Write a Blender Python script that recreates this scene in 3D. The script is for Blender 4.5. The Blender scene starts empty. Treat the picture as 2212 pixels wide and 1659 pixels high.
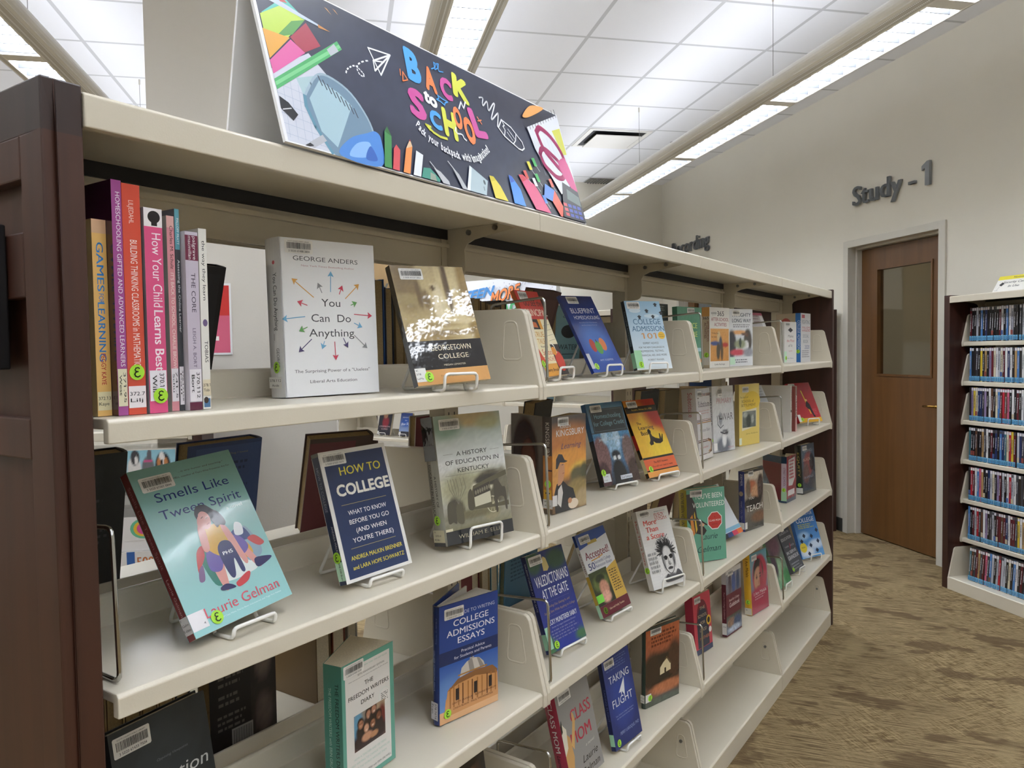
import bpy, bmesh, math, random
from mathutils import Matrix, Vector
random.seed(7)
SC = bpy.context.scene
COL = SC.collection
PI = math.pi

# ------------------------------------------------------------------ camera, world, light, exposure
FPX, YAW, PITCH, ROLL = 1660.27, 0.597397, -0.040846, -0.014570
CAM = Vector((0.84137, -0.43320, 1.40863))
_f = Vector((-math.sin(YAW)*math.cos(PITCH), math.cos(YAW)*math.cos(PITCH), math.sin(PITCH)))
_r = Vector((math.cos(YAW), math.sin(YAW), 0)); _u = _r.cross(_f)
_R = math.cos(ROLL)*_r + math.sin(ROLL)*_u; _U = -math.sin(ROLL)*_r + math.cos(ROLL)*_u
cd = bpy.data.cameras.new('camera'); cam = bpy.data.objects.new('camera', cd); COL.objects.link(cam)
cd.sensor_width = 36.0; cd.lens = FPX/2212*36.0; cd.clip_start = 0.02; cd.clip_end = 60
m = Matrix.Identity(4)
for i in range(3):
    m[i][0] = _R[i]; m[i][1] = _U[i]; m[i][2] = -_f[i]; m[i][3] = CAM[i]
cam.matrix_world = m
SC.camera = cam
vs = SC.view_settings
vs.view_transform = 'Standard'; vs.look = 'None'; vs.gamma = 1.0; vs.use_curve_mapping = False
vs.exposure = 0.96
LAMP_DOWN, LAMP_UP = 17.0, 2.4
wd = bpy.data.worlds.new('world'); SC.world = wd; wd.use_nodes = True
wd.node_tree.nodes['Background'].inputs[0].default_value = (0.9, 0.93, 1.0, 1)
wd.node_tree.nodes['Background'].inputs[1].default_value = 0.05

# room frame: x = along the study wall (away from the camera), y = out of that wall into the room
ANG = math.radians(136.4543)
RM = Matrix.Translation((0.35148, 5.14424, 0.0)) @ Matrix.Rotation(ANG, 4, 'Z')
H = 3.36

# ------------------------------------------------------------------ materials
def lin(c):
    if isinstance(c, str):
        c = c.lstrip('#'); c = [int(c[i:i+2], 16)/255 for i in (0, 2, 4)]
    return tuple((x/12.92 if x <= 0.04045 else ((x+0.055)/1.055)**2.4) for x in c)
MATS = {}
def nn(nt, typ, **kw):
    n = nt.nodes.new(typ)
    for k, v in kw.items():
        if isinstance(k, str) and hasattr(n, k): setattr(n, k, v)
    return n
def base_mat(name):
    mt = bpy.data.materials.new(name); mt.use_nodes = True
    return mt, mt.node_tree, mt.node_tree.nodes['Principled BSDF']
def math_node(nt, op, a, b=None):
    n = nt.nodes.new('ShaderNodeMath'); n.operation = op
    for i, v in enumerate((a, b)):
        if v is None: continue
        if hasattr(v, 'is_output'): nt.links.new(v, n.inputs[i])
        else: n.inputs[i].default_value = v
    return n.outputs[0]
def paint(name, col, rough=0.5, metal=0.0, var=0.06, scale=8, bump=0.0, bscale=200, coat=0.0, spec=0.5):
    if name in MATS: return MATS[name]
    mt, nt, b = base_mat(name)
    c = lin(col)
    tc = nt.nodes.new('ShaderNodeTexCoord')
    nz = nt.nodes.new('ShaderNodeTexNoise'); nz.inputs['Scale'].default_value = scale; nz.inputs['Detail'].default_value = 4
    nt.links.new(tc.outputs['Object'], nz.inputs['Vector'])
    rp = nt.nodes.new('ShaderNodeValToRGB')
    rp.color_ramp.elements[0].position = 0.3; rp.color_ramp.elements[1].position = 0.7
    rp.color_ramp.elements[0].color = tuple(x*(1-var) for x in c)+(1,)
    rp.color_ramp.elements[1].color = tuple(min(1, x*(1+var)) for x in c)+(1,)
    nt.links.new(nz.outputs['Fac'], rp.inputs[0]); nt.links.new(rp.outputs[0], b.inputs['Base Color'])
    b.inputs['Roughness'].default_value = rough; b.inputs['Metallic'].default_value = metal
    b.inputs['Specular IOR Level'].default_value = spec
    if coat: b.inputs['Coat Weight'].default_value = coat; b.inputs['Coat Roughness'].default_value = 0.08
    if bump:
        n2 = nt.nodes.new('ShaderNodeTexNoise'); n2.inputs['Scale'].default_value = bscale
        nt.links.new(tc.outputs['Object'], n2.inputs['Vector'])
        bp = nt.nodes.new('ShaderNodeBump'); bp.inputs['Strength'].default_value = bump; bp.inputs['Distance'].default_value = 0.002
        nt.links.new(n2.outputs['Fac'], bp.inputs['Height']); nt.links.new(bp.outputs[0], b.inputs['Normal'])
    MATS[name] = mt
    return mt
def print_mat(name, rough, bump=0.0, bscale=25, dist=0.002, coat=0.0):
    """printed paper: colour comes from the colour attribute of the mesh"""
    if name in MATS: return MATS[name]
    mt, nt, b = base_mat(name)
    at = nt.nodes.new('ShaderNodeVertexColor'); at.layer_name = 'Col'
    nt.links.new(at.outputs[0], b.inputs['Base Color'])
    tc = nt.nodes.new('ShaderNodeTexCoord')
    nz = nt.nodes.new('ShaderNodeTexNoise'); nz.inputs['Scale'].default_value = bscale; nz.inputs['Detail'].default_value = 3
    nt.links.new(tc.outputs['Object'], nz.inputs['Vector'])
    mr = nt.nodes.new('ShaderNodeMapRange'); mr.inputs[3].default_value = rough*0.85; mr.inputs[4].default_value = rough*1.15
    nt.links.new(nz.outputs['Fac'], mr.inputs[0]); nt.links.new(mr.outputs[0], b.inputs['Roughness'])
    if coat: b.inputs['Coat Weight'].default_value = coat; b.inputs['Coat Roughness'].default_value = 0.05
    if bump:
        bp = nt.nodes.new('ShaderNodeBump'); bp.inputs['Strength'].default_value = bump; bp.inputs['Distance'].default_value = dist
        nt.links.new(nz.outputs['Fac'], bp.inputs['Height']); nt.links.new(bp.outputs[0], b.inputs['Normal'])
        if coat: nt.links.new(bp.outputs[0], b.inputs['Coat Normal'])
    MATS[name] = mt
    return mt
M_CREAM = paint('cream_enamel', '#cfc7b4', 0.30, var=0.025, scale=3, bump=0.05, bscale=400)
M_CREAM2 = paint('cream_enamel_panel', '#c4bba6', 0.45, var=0.03, scale=3, bump=0.05, bscale=400)
M_DARK = paint('dark_gap', '#15161a', 0.6)
M_CHROME = paint('chrome_wire', '#b9b9b6', 0.14, metal=1.0, var=0.03)
M_STEEL = paint('steel_bolt', '#8b8c8a', 0.3, metal=1.0, var=0.05, scale=60)
M_WIRE = paint('white_coated_wire', '#e9e7e0', 0.3, var=0.02)
M_WALL = paint('wall_paint', '#d6d1c3', 0.85, var=0.02, scale=2, bump=0.12, bscale=180)
M_COLUMN = paint('column_paint', '#cfcac0', 0.85, var=0.02, scale=2, bump=0.12, bscale=180)
M_FRAME = paint('door_frame_enamel', '#c4c0b4', 0.45, var=0.02)
M_GREYMETAL = paint('grey_lettering', '#7f8386', 0.45, metal=0.0, var=0.05, scale=20)
M_PAGES = paint('page_edges', '#d8cdb2', 0.8, var=0.10, scale=300, bump=0.3, bscale=500)
M_PAGES2 = paint('page_edges_tan', '#a08a62', 0.8, var=0.15, scale=300, bump=0.3, bscale=500)
M_FOAM = paint('white_foam_board', '#e6e6e6', 0.6, var=0.02)
M_BASEB = paint('rubber_baseboard', '#34332f', 0.6, var=0.06)
M_BRASS = paint('brass_handle', '#b08a48', 0.22, metal=1.0, var=0.05)
M_GREY = paint('grey_plastic', '#77756f', 0.5, var=0.04)
M_BLACK = paint('black_plastic', '#1a1a1c', 0.4, var=0.05)
P_MATTE = print_mat('print_matte', 0.45)
P_GLOSS = print_mat('print_gloss', 0.22, bump=0.25, bscale=16, dist=0.0015, coat=0.3)
P_WRAP = print_mat('print_mylar_wrap', 0.10, bump=0.55, bscale=22, dist=0.0025, coat=0.8)
P_SIGN = print_mat('print_poster', 0.35)
def wood(name, c1, c2, rough, axis=2, scale=6.0, coat=0.15):
    mt, nt, b = base_mat(name)
    tc = nt.nodes.new('ShaderNodeTexCoord'); mp = nt.nodes.new('ShaderNodeMapping')
    s = [scale*6]*3; s[axis] = scale*0.35; mp.inputs['Scale'].default_value = s
    nt.links.new(tc.outputs['Object'], mp.inputs[0])
    nz = nt.nodes.new('ShaderNodeTexNoise'); nz.inputs['Scale'].default_value = 1.0; nz.inputs['Detail'].default_value = 6; nz.inputs['Distortion'].default_value = 0.6
    nt.links.new(mp.outputs[0], nz.inputs['Vector'])
    rp = nt.nodes.new('ShaderNodeValToRGB'); rp.color_ramp.elements[0].position = 0.3; rp.color_ramp.elements[1].position = 0.72
    rp.color_ramp.elements[0].color = lin(c1)+(1,); rp.color_ramp.elements[1].color = lin(c2)+(1,)
    nt.links.new(nz.outputs['Fac'], rp.inputs[0]); nt.links.new(rp.outputs[0], b.inputs['Base Color'])
    b.inputs['Roughness'].default_value = rough; b.inputs['Coat Weight'].default_value = coat; b.inputs['Coat Roughness'].default_value = 0.2
    return mt
M_WOOD = wood('dark_cherry_wood', '#351c12', '#452618', 0.48, coat=0.05)
M_WOODD = wood('dark_cherry_cap', '#271814', '#33211c', 0.48, coat=0.05)
M_WOODF = wood('dark_walnut_panel', '#2d160f', '#402219', 0.45)
M_DOOR = wood('oak_door_veneer', '#5a3b1b', '#6c4824', 0.4, scale=3)
M_TANWALL = wood('tan_wood_panel', '#8c6f45', '#9d8055', 0.5, scale=2)

def carpet():
    mt, nt, b = base_mat('carpet_tile_loop')
    tc = nt.nodes.new('ShaderNodeTexCoord')
    def noise(scale, vec=(1, 1, 1), detail=4, rough=0.5, rot=0.0):
        m0 = nt.nodes.new('ShaderNodeMapping'); m0.inputs['Rotation'].default_value = (0, 0, rot)
        nt.links.new(tc.outputs['Object'], m0.inputs[0])
        mp = nt.nodes.new('ShaderNodeMapping'); mp.inputs['Scale'].default_value = vec
        nt.links.new(m0.outputs[0], mp.inputs[0])
        n = nt.nodes.new('ShaderNodeTexNoise'); n.inputs['Scale'].default_value = scale; n.inputs['Detail'].default_value = detail; n.inputs['Roughness'].default_value = rough
        nt.links.new(mp.outputs[0], n.inputs['Vector']); return n.outputs['Fac']
    def ramp(v, p0, p1):
        n = nt.nodes.new('ShaderNodeMapRange'); nt.links.new(v, n.inputs[0]); n.inputs[1].default_value = p0; n.inputs[2].default_value = p1; n.clamp = True
        return n.outputs[0]
    def mix(f, a, c):
        n = nt.nodes.new('ShaderNodeMix'); n.data_type = 'RGBA'
        nt.links.new(f, n.inputs[0])
        for i, v in ((6, a), (7, c)):
            if hasattr(v, 'is_output'): nt.links.new(v, n.inputs[i])
            else: n.inputs[i].default_value = v+(1,)
        return n.outputs[2]
    streak = ramp(noise(1, (7, 140, 1), 5, 0.7, -0.986), 0.40, 0.60)
    streak2 = ramp(math_node(nt, 'ADD', math_node(nt, 'MULTIPLY', noise(1, (14, 130, 1), 4, 0.65), 0.5), math_node(nt, 'MULTIPLY', noise(1, (130, 14, 1), 4, 0.65), 0.5)), 0.42, 0.58)
    zone = ramp(noise(1.6, (1, 1, 1), 4, 0.7), 0.45, 0.55)
    st = mix(zone, (0, 0, 0), (1, 1, 1))
    c1 = mix(streak, lin('#5e4e36'), lin('#a8946f'))
    c2 = mix(streak2, lin('#69573a'), lin('#a8946f'))
    c = mix(zone, c1, c2)
    blob = ramp(noise(3.0, (1, 1.7, 1), 4, 0.55, -0.9), 0.555, 0.60)
    c = mix(math_node(nt, 'MULTIPLY', blob, 0.66), c, lin('#544330'))
    pale = ramp(noise(1.7, (0.8, 2.2, 1), 3, 0.5, 0.9), 0.60, 0.68)
    c = mix(math_node(nt, 'MULTIPLY', pale, 0.55), c, lin('#a5936e'))
    fine = noise(420, (1, 1, 1), 2)
    c = mix(math_node(nt, 'MULTIPLY', ramp(fine, 0.35, 0.7), 0.35), c, lin('#54432c'))
    nt.links.new(c, b.inputs['Base Color']); b.inputs['Roughness'].default_value = 0.95; b.inputs['Specular IOR Level'].default_value = 0.1
    bp = nt.nodes.new('ShaderNodeBump'); bp.inputs['Strength'].default_value = 0.5; bp.inputs['Distance'].default_value = 0.004
    nt.links.new(fine, bp.inputs['Height']); nt.links.new(bp.outputs[0], b.inputs['Normal'])
    return mt
M_CARPET = carpet()
def ceiling_mat():
    mt, nt, b = base_mat('acoustic_ceiling_tile')
    tc = nt.nodes.new('ShaderNodeTexCoord'); sp = nt.nodes.new('ShaderNodeSeparateXYZ')
    nt.links.new(tc.outputs['Object'], sp.inputs[0])
    def line(v, off):
        a = math_node(nt, 'FRACT', math_node(nt, 'DIVIDE', math_node(nt, 'SUBTRACT', v, off-12.192*1), 0.6096))
        a = math_node(nt, 'ABSOLUTE', math_node(nt, 'SUBTRACT', a, 0.5))
        return math_node(nt, 'GREATER_THAN', a, 0.5-0.020)
    ln = math_node(nt, 'MAXIMUM', line(sp.outputs[0], 0.444), line(sp.outputs[1], 0.358))
    nz = nt.nodes.new('ShaderNodeTexNoise'); nz.inputs['Scale'].default_value = 90; nt.links.new(tc.outputs['Object'], nz.inputs['Vector'])
    mx = nt.nodes.new('ShaderNodeMix'); mx.data_type = 'RGBA'; nt.links.new(ln, mx.inputs[0])
    mx.inputs[6].default_value = lin('#e5e6e9')+(1,); mx.inputs[7].default_value = lin('#c0c1c3')+(1,)
    nt.links.new(mx.outputs[2], b.inputs['Base Color']); b.inputs['Roughness'].default_value = 0.9
    bp = nt.nodes.new('ShaderNodeBump'); bp.inputs['Strength'].default_value = 0.15; bp.inputs['Distance'].default_value = 0.002
    nt.links.new(nz.outputs['Fac'], bp.inputs['Height']); nt.links.new(bp.outputs[0], b.inputs['Normal'])
    return mt
M_CEIL = ceiling_mat()
def emit(name, col, s):
    mt = bpy.data.materials.new(name); mt.use_nodes = True; nt = mt.node_tree
    nt.nodes.remove(nt.nodes['Principled BSDF'])
    e = nt.nodes.new('ShaderNodeEmission'); e.inputs[0].default_value = lin(col)+(1,); e.inputs[1].default_value = s
    nt.links.new(e.outputs[0], nt.nodes['Material Output'].inputs[0])
    return mt
M_LAMP = emit('fluorescent_lamp', '#eef4ff', LAMP_DOWN)
M_UPLAMP = emit('fluorescent_uplight', '#f1f5ff', LAMP_UP)
def glass_mat():
    mt = bpy.data.materials.new('clear_glass'); mt.use_nodes = True; nt = mt.node_tree
    nt.nodes.remove(nt.nodes['Principled BSDF'])
    t = nt.nodes.new('ShaderNodeBsdfTransparent'); t.inputs[0].default_value = (0.9, 0.91, 0.89, 1)
    g = nt.nodes.new('ShaderNodeBsdfGlossy'); g.inputs['Roughness'].default_value = 0.02
    fr = nt.nodes.new('ShaderNodeLayerWeight'); fc_ = math_node(nt, 'ADD', math_node(nt, 'MULTIPLY', math_node(nt, 'POWER', fr.outputs['Facing'], 4.0), 0.5), 0.035)
    mx = nt.nodes.new('ShaderNodeMixShader'); nt.links.new(fc_, mx.inputs[0]); nt.links.new(t.outputs[0], mx.inputs[1]); nt.links.new(g.outputs[0], mx.inputs[2])
    nt.links.new(mx.outputs[0], nt.nodes['Material Output'].inputs[0])
    return mt
M_GLASS = glass_mat()

# ------------------------------------------------------------------ mesh building
class MB:
    def __init__(s): s.v = []; s.f = []; s.mi = []; s.c = []; s.mats = []
    def m(s, mat):
        if mat not in s.mats: s.mats.append(mat)
        return s.mats.index(mat)
    def poly(s, pts, mat, col=None, cols=None):
        b = len(s.v); s.v += [tuple(p) for p in pts]; s.f.append(tuple(range(b, b+len(pts)))); s.mi.append(s.m(mat))
        s.c.append(cols if cols else [col or (1, 1, 1)]*len(pts))
    def grid(s, faces, verts, mat, vcols):
        b = len(s.v); s.v += verts; k = s.m(mat)
        for f in faces:
            s.f.append(tuple(b+i for i in f)); s.mi.append(k); s.c.append([vcols[i] for i in f])
    def box(s, x0, y0, z0, x1, y1, z1, mat, col=None):
        p = [(x0,y0,z0),(x1,y0,z0),(x1,y1,z0),(x0,y1,z0),(x0,y0,z1),(x1,y0,z1),(x1,y1,z1),(x0,y1,z1)]
        for f in ((0,3,2,1),(4,5,6,7),(0,1,5,4),(1,2,6,5),(2,3,7,6),(3,0,4,7)): s.poly([p[i] for i in f], mat, col)
    def prism(s, prof, lo, hi, axis, mat, col=None):
        """extrude a 2-D outline; axis 'y': prof=(x,z); 'z': (x,y); 'x': (y,z)"""
        def P(a, b, t): return {'y': (a, t, b), 'z': (a, b, t), 'x': (t, a, b)}[axis]
        A = sum(prof[i][0]*prof[(i+1)%len(prof)][1]-prof[(i+1)%len(prof)][0]*prof[i][1] for i in range(len(prof)))
        if (A < 0) != (axis == 'y'): prof = prof[::-1]
        n = len(prof)
        s.poly([P(a, b, lo) for a, b in prof][::-1], mat, col); s.poly([P(a, b, hi) for a, b in prof], mat, col)
        for i in range(n):
            a, b = prof[i], prof[(i+1) % n]
            s.poly([P(*a, lo), P(*b, lo), P(*b, hi), P(*a, hi)], mat, col)
    def tube(s, pts, r, mat, n=8, closed=False, col=None):
        pts = [Vector(p) for p in pts]; N = len(pts); rings = []
        up = None
        for i in range(N):
            if closed: t = (pts[(i+1) % N]-pts[i-1])
            else: t = pts[min(i+1, N-1)]-pts[max(i-1, 0)]
            t.normalize()
            if up is None: up = Vector((0, 0, 1)) if abs(t.z) < 0.9 else Vector((1, 0, 0))
            a = t.cross(up)
            if a.length < 1e-6: a = t.cross(Vector((1, 0.3, 0)))
            a.normalize(); b = a.cross(t); b.normalize(); up = b
            rings.append([pts[i]+r*(math.cos(2*PI*k/n)*a+math.sin(2*PI*k/n)*b) for k in range(n)])
        for i in range(N if closed else N-1):
            A, B = rings[i], rings[(i+1) % N]
            for k in range(n): s.poly([A[k], A[(k+1) % n], B[(k+1) % n], B[k]], mat, col)
        if not closed:
            s.poly(rings[0][::-1], mat, col); s.poly(rings[-1], mat, col)
    def build(s, name, parent=None, smooth=False, bevel=0.0, loc=None):
        me = bpy.data.meshes.new(name); me.from_pydata(s.v, [], s.f)
        for mt in s.mats: me.materials.append(mt)
        me.polygons.foreach_set('material_index', s.mi)
        ca = me.color_attributes.new('Col', 'FLOAT_COLOR', 'CORNER')
        flat = []
        for cs in s.c:
            for c in cs: flat += [c[0], c[1], c[2], 1.0]
        ca.data.foreach_set('color', flat)
        if smooth or bevel:
            bm = bmesh.new(); bm.from_mesh(me); bmesh.ops.remove_doubles(bm, verts=bm.verts, dist=1e-5); bm.to_mesh(me); bm.free()
        if smooth: me.shade_smooth()
        o = bpy.data.objects.new(name, me); COL.objects.link(o)
        if bevel:
            bv = o.modifiers.new('bevel', 'BEVEL'); bv.width = bevel; bv.segments = 2; bv.limit_method = 'ANGLE'
        if parent: o.parent = parent
        if loc: o.location = loc
        return o
def tag(o, label=None, cat=None, group=None, kind=None):
    for k, v in (('label', label), ('category', cat), ('group', group), ('kind', kind)):
        if v: o[k] = v
    return o
def empty(name, mat=None, loc=None, parent=None):
    o = bpy.data.objects.new(name, None); COL.objects.link(o); o.empty_display_size = 0.05
    if mat is not None: o.matrix_world = mat
    if loc is not None: o.location = loc
    if parent: o.parent = parent
    return o
def inst(src, parent, loc=(0, 0, 0), rotz=0.0):
    o = src.copy(); COL.objects.link(o); o.parent = parent; o.location = loc; o.rotation_euler = (0, 0, rotz); return o
def fillet(pts, r=0.006, n=3):
    """round the inner corners of a wire path"""
    out = [Vector(pts[0])]
    for i in range(1, len(pts)-1):
        p, a, b = Vector(pts[i]), Vector(pts[i-1]), Vector(pts[i+1])
        d1, d2 = a-p, b-p; q = min(r, d1.length*.45, d2.length*.45)
        s, e = p+d1.normalized()*q, p+d2.normalized()*q
        for k in range(n+1):
            t = k/n; out.append(s*(1-t)**2+p*2*t*(1-t)+e*t*t)
    out.append(Vector(pts[-1])); return out

# text -> triangles, measured so that it can be fitted to a box
_tc = {}
_fc = bpy.data.curves.new('lettering_source', 'FONT'); _fo = bpy.data.objects.new('lettering_source', _fc)
def text_tris(txt, bold=0.0, shear=0.0):
    k = (txt, bold, shear)
    if k in _tc: return _tc[k]
    _fc.body = txt; _fc.size = 1.0; _fc.resolution_u = 3; _fc.offset = 0; _fc.shear = shear; _fc.align_x = 'LEFT'
    me = bpy.data.meshes.new_from_object(_fo)
    v = [(q.co.x, q.co.y) for q in me.vertices]; f = [tuple(p.vertices) for p in me.polygons]
    bpy.data.meshes.remove(me)
    for i, ch in enumerate(txt):          # give every numeral one its flag
        if ch == '1':
            _fc.body = txt[:i+1]; me = bpy.data.meshes.new_from_object(_fo)
            xr = max(q.co.x for q in me.vertices); bpy.data.meshes.remove(me); n0 = len(v)
            v += [(xr-.085, .729), (xr-.085, .60), (xr-.24, .53), (xr-.24, .625)]; f += [(n0, n0+1, n0+2), (n0, n0+2, n0+3)]
    if bold:                              # heavier strokes: the outline repeated around itself
        sh = [(0, 0), (bold, 0), (-bold, 0)] if bold < .025 else [(0, 0)]+[(bold*math.cos(a*PI/4), bold*math.sin(a*PI/4)) for a in range(8)]
        nv = len(v); v, f = [(a+dx, b+dy) for dx, dy in sh for a, b in v], [tuple(i+k_*nv for i in t_) for k_ in range(len(sh)) for t_ in f]
    x0 = min([q[0] for q in v] or [0]); x1 = max([q[0] for q in v] or [1])
    _tc[k] = (v, f, x0, max(x1-x0, 1e-4)); return _tc[k]
CAPH = 0.729

class Face:
    """a flat printed face: u to the right 0..1, v upward 0..1, in metres W x Hh"""
    def __init__(s, mb, o, ux, uy, W, Hh, mat, e=0.00002):
        s.mb = mb; s.o = Vector(o); s.ux = Vector(ux).normalized(); s.uy = Vector(uy).normalized(); s.n = s.ux.cross(s.uy)
        s.W = W; s.H = Hh; s.mat = mat; s.e = e; s.k = 0
    def p(s, u, v, k=None):
        return s.o+s.ux*(u*s.W)+s.uy*(v*s.H)+s.n*(0.00005+s.e*(1+(s.k if k is None else k)))
    def R(s, x0, y0, x1, y1, c, ct=None):
        a = lin(c); b = lin(ct) if ct else a
        s.mb.poly([s.p(x0, y0), s.p(x1, y0), s.p(x1, y1), s.p(x0, y1)], s.mat, cols=[a, a, b, b]); s.k += 1
    def P(s, pts, c):
        s.mb.poly([s.p(*q) for q in pts], s.mat, lin(c)); s.k += 1
    @staticmethod
    def sm(pts, n=5, closed=True):
        out = []; N = len(pts)
        for i in range(N if closed else N-1):
            g = (lambda j: pts[j % N]) if closed else (lambda j: pts[max(0, min(N-1, j))])
            p0, p1, p2, p3 = g(i-1), g(i), g(i+1), g(i+2)
            for k in range(n):
                q = k/n
                out.append(tuple(.5*((2*p1[d])+(-p0[d]+p2[d])*q+(2*p0[d]-5*p1[d]+4*p2[d]-p3[d])*q*q+(-p0[d]+3*p1[d]-3*p2[d]+p3[d])*q**3) for d in (0, 1)))
        return out if closed else out+[pts[-1]]
    def S(s, pts, c): s.P(s.sm(pts), c)                    # smooth outline
    def K(s, pts, w, c, closed=False): s.L(s.sm(pts, 5, closed), w, c, closed)
    def E(s, cx, cy, rx, ry, c, a0=0, n=20, rot=0):
        pts = []
        for i in range(n):
            a = 2*PI*i/n; x, y = rx*math.cos(a)*s.W, ry*math.sin(a)*s.H; r = math.radians(rot)
            pts.append((cx+(x*math.cos(r)-y*math.sin(r))/s.W, cy+(x*math.sin(r)+y*math.cos(r))/s.H))
        s.P(pts, c)
    def L(s, pts, w, c, closed=False):
        """polyline, w in metres"""
        q = [s.p(*a) for a in pts]
        if closed: q.append(q[0])
        c = lin(c)
        for a, b in zip(q[:-1], q[1:]):
            d = (b-a); 
            if d.length < 1e-7: continue
            d.normalize(); t = s.n.cross(d)*(w/2); ex = d*(w*0.35)
            s.mb.poly([a-ex-t, b+ex-t, b+ex+t, a-ex+t], s.mat, c)
        s.k += 1
    def T(s, txt, xc, yb, w, h, c, bold=0.0, rot=0, shear=0.0):
        """w along the reading direction, h cap height, as fractions of the face (swapped when turned 90)"""
        v, f, x0, wd = text_tris(txt, bold, shear)
        r = math.radians(rot)
        side = abs(math.sin(r)) > 0.7
        WW = w*(s.H if side else s.W); HH = h*(s.W if side else s.H)
        sx, sy = WW/wd, HH/CAPH
        O = s.p(xc, yb); ux = s.ux*math.cos(r)+s.uy*math.sin(r); uy = s.n.cross(ux); cc = lin(c)
        nc = 1 if not bold else (3 if bold < .025 else 9); per = len(v)//nc
        verts = [tuple(O+ux*((a-x0-wd/2)*sx)+uy*(b*sy)+s.n*(6e-6*(i//per))) for i, (a, b) in enumerate(v)]
        s.mb.grid(f, verts, s.mat, [cc]*len(verts)); s.k += 1 if nc < 4 else 3
    def I(s, x0, y0, x1, y1, nx, ny, bot, top, blobs=(), noise=0.0, seed=1):
        rnd = random.Random(seed); b0, t0 = lin(bot), lin(top); vs_, cs = [], []
        bl = [(a, b, c, d, lin(e), g) for a, b, c, d, e, g in blobs]
        for j in range(ny+1):
            for i in range(nx+1):
                u, v = i/nx, j/ny
                col = [b0[k]*(1-v)+t0[k]*v for k in range(3)]
                for cx, cy, rx, ry, cc, so in bl:
                    d = 1-math.sqrt(((u-cx)/rx)**2+((v-cy)/ry)**2)
                    if d > 0:
                        a = min(1, d/(so*.6)) if so > 0 else 1
                        col = [col[k]*(1-a)+cc[k]*a for k in range(3)]
                if noise:
                    g = 1+rnd.uniform(-noise, noise); col = [max(0, min(1, q*g)) for q in col]
                cs.append(tuple(col)); vs_.append(tuple(s.p(x0+(x1-x0)*u, y0+(y1-y0)*v)))
        fs = [(j*(nx+1)+i, j*(nx+1)+i+1, (j+1)*(nx+1)+i+1, (j+1)*(nx+1)+i) for j in range(ny) for i in range(nx)]
        s.mb.grid(fs, vs_, s.mat, cs); s.k += 1
    def draw(s, ops):
        for op in ops: getattr(s, op[0])(*op[1:])

# ------------------------------------------------------------------ the room
def room_obj(mb, name, **kw):
    o = mb.build(name, **kw); o.matrix_world = RM; return o
b = MB(); b.box(-8.15, -3.2, -0.1, 4.53, 9.15, 0.0, M_CARPET); tag(room_obj(b, 'floor'), kind='structure')
b = MB(); b.box(-8, 0, H, 4.378, 9, H+0.1, M_CEIL); tag(room_obj(b, 'ceiling'), kind='structure')
UF, NW = 4.378, 0.15
b = MB()
for u0, u1, z0, z1 in ((-8, -0.02, 0, H), (0.955, 2.985, 0, H), (3.955, UF, 0, H), (-0.02, 0.955, 2.18, H), (2.985, 3.955, 2.18, H)):
    b.box(u0, -NW, z0, u1, 0, z1, M_WALL)
tag(room_obj(b, 'wall_right'), kind='structure')
b = MB(); b.box(UF, -NW, 0, UF+0.15, 9.15, H, M_WALL); tag(room_obj(b, 'wall_back'), kind='structure')
b = MB(); b.box(-8, 9, 0, UF, 9.15, H, M_WALL); tag(room_obj(b, 'wall_left'), kind='structure')
b = MB(); b.box(-8.15, -NW, 0, -8, 9.15, H, M_WALL); tag(room_obj(b, 'wall_front'), kind='structure')
b = MB()
for u0, u1 in ((-8, -0.042), (0.976, 2.96), (3.98, UF)): b.box(u0, 0, 0, u1, 0.012, 0.10, M_BASEB)
tag(room_obj(b, 'baseboard_right'), kind='structure')
b = MB(); b.box(UF-0.012, 0.012, 0, UF, 9, 0.10, M_BASEB); tag(room_obj(b, 'baseboard_back'), kind='structure')
b = MB(); b.box(-1.57, 3.737, 0, -0.98, 4.296, H, M_COLUMN); tag(room_obj(b, 'column'), kind='structure')
# the study behind the glazed door
b = MB()
b.box(-0.7, -2.75, 0, 2.2, -2.6, 2.6, M_WALL); b.box(-0.85, -2.75, 0, -0.7, -NW, 2.6, M_WALL); b.box(2.2, -2.75, 0, 2.35, -NW, 2.6, M_WALL)
tag(room_obj(b, 'wall_study'), kind='structure')
b = MB(); b.box(-0.85, -2.75, 2.6, 2.35, -NW, 2.7, M_WALL); tag(room_obj(b, 'ceiling_study'), kind='structure')
r = empty('added_study_light', RM @ Matrix.Translation((.75, -1.4, 2.6))); tag(r, 'added flat light panel brightening the dim study behind the door glass', 'light')  # added emitter that brightens the study interior seen through the glass
b = MB(); b.box(-.3, -.3, -.03, .3, .3, -.001, M_FRAME); b.build('panel_body', r)
b = MB(); b.box(-.28, -.28, -.033, .28, .28, -.0305, emit('added_study_emission', '#fff2dc', 3.2)); b.build('diffuser', r)

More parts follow.
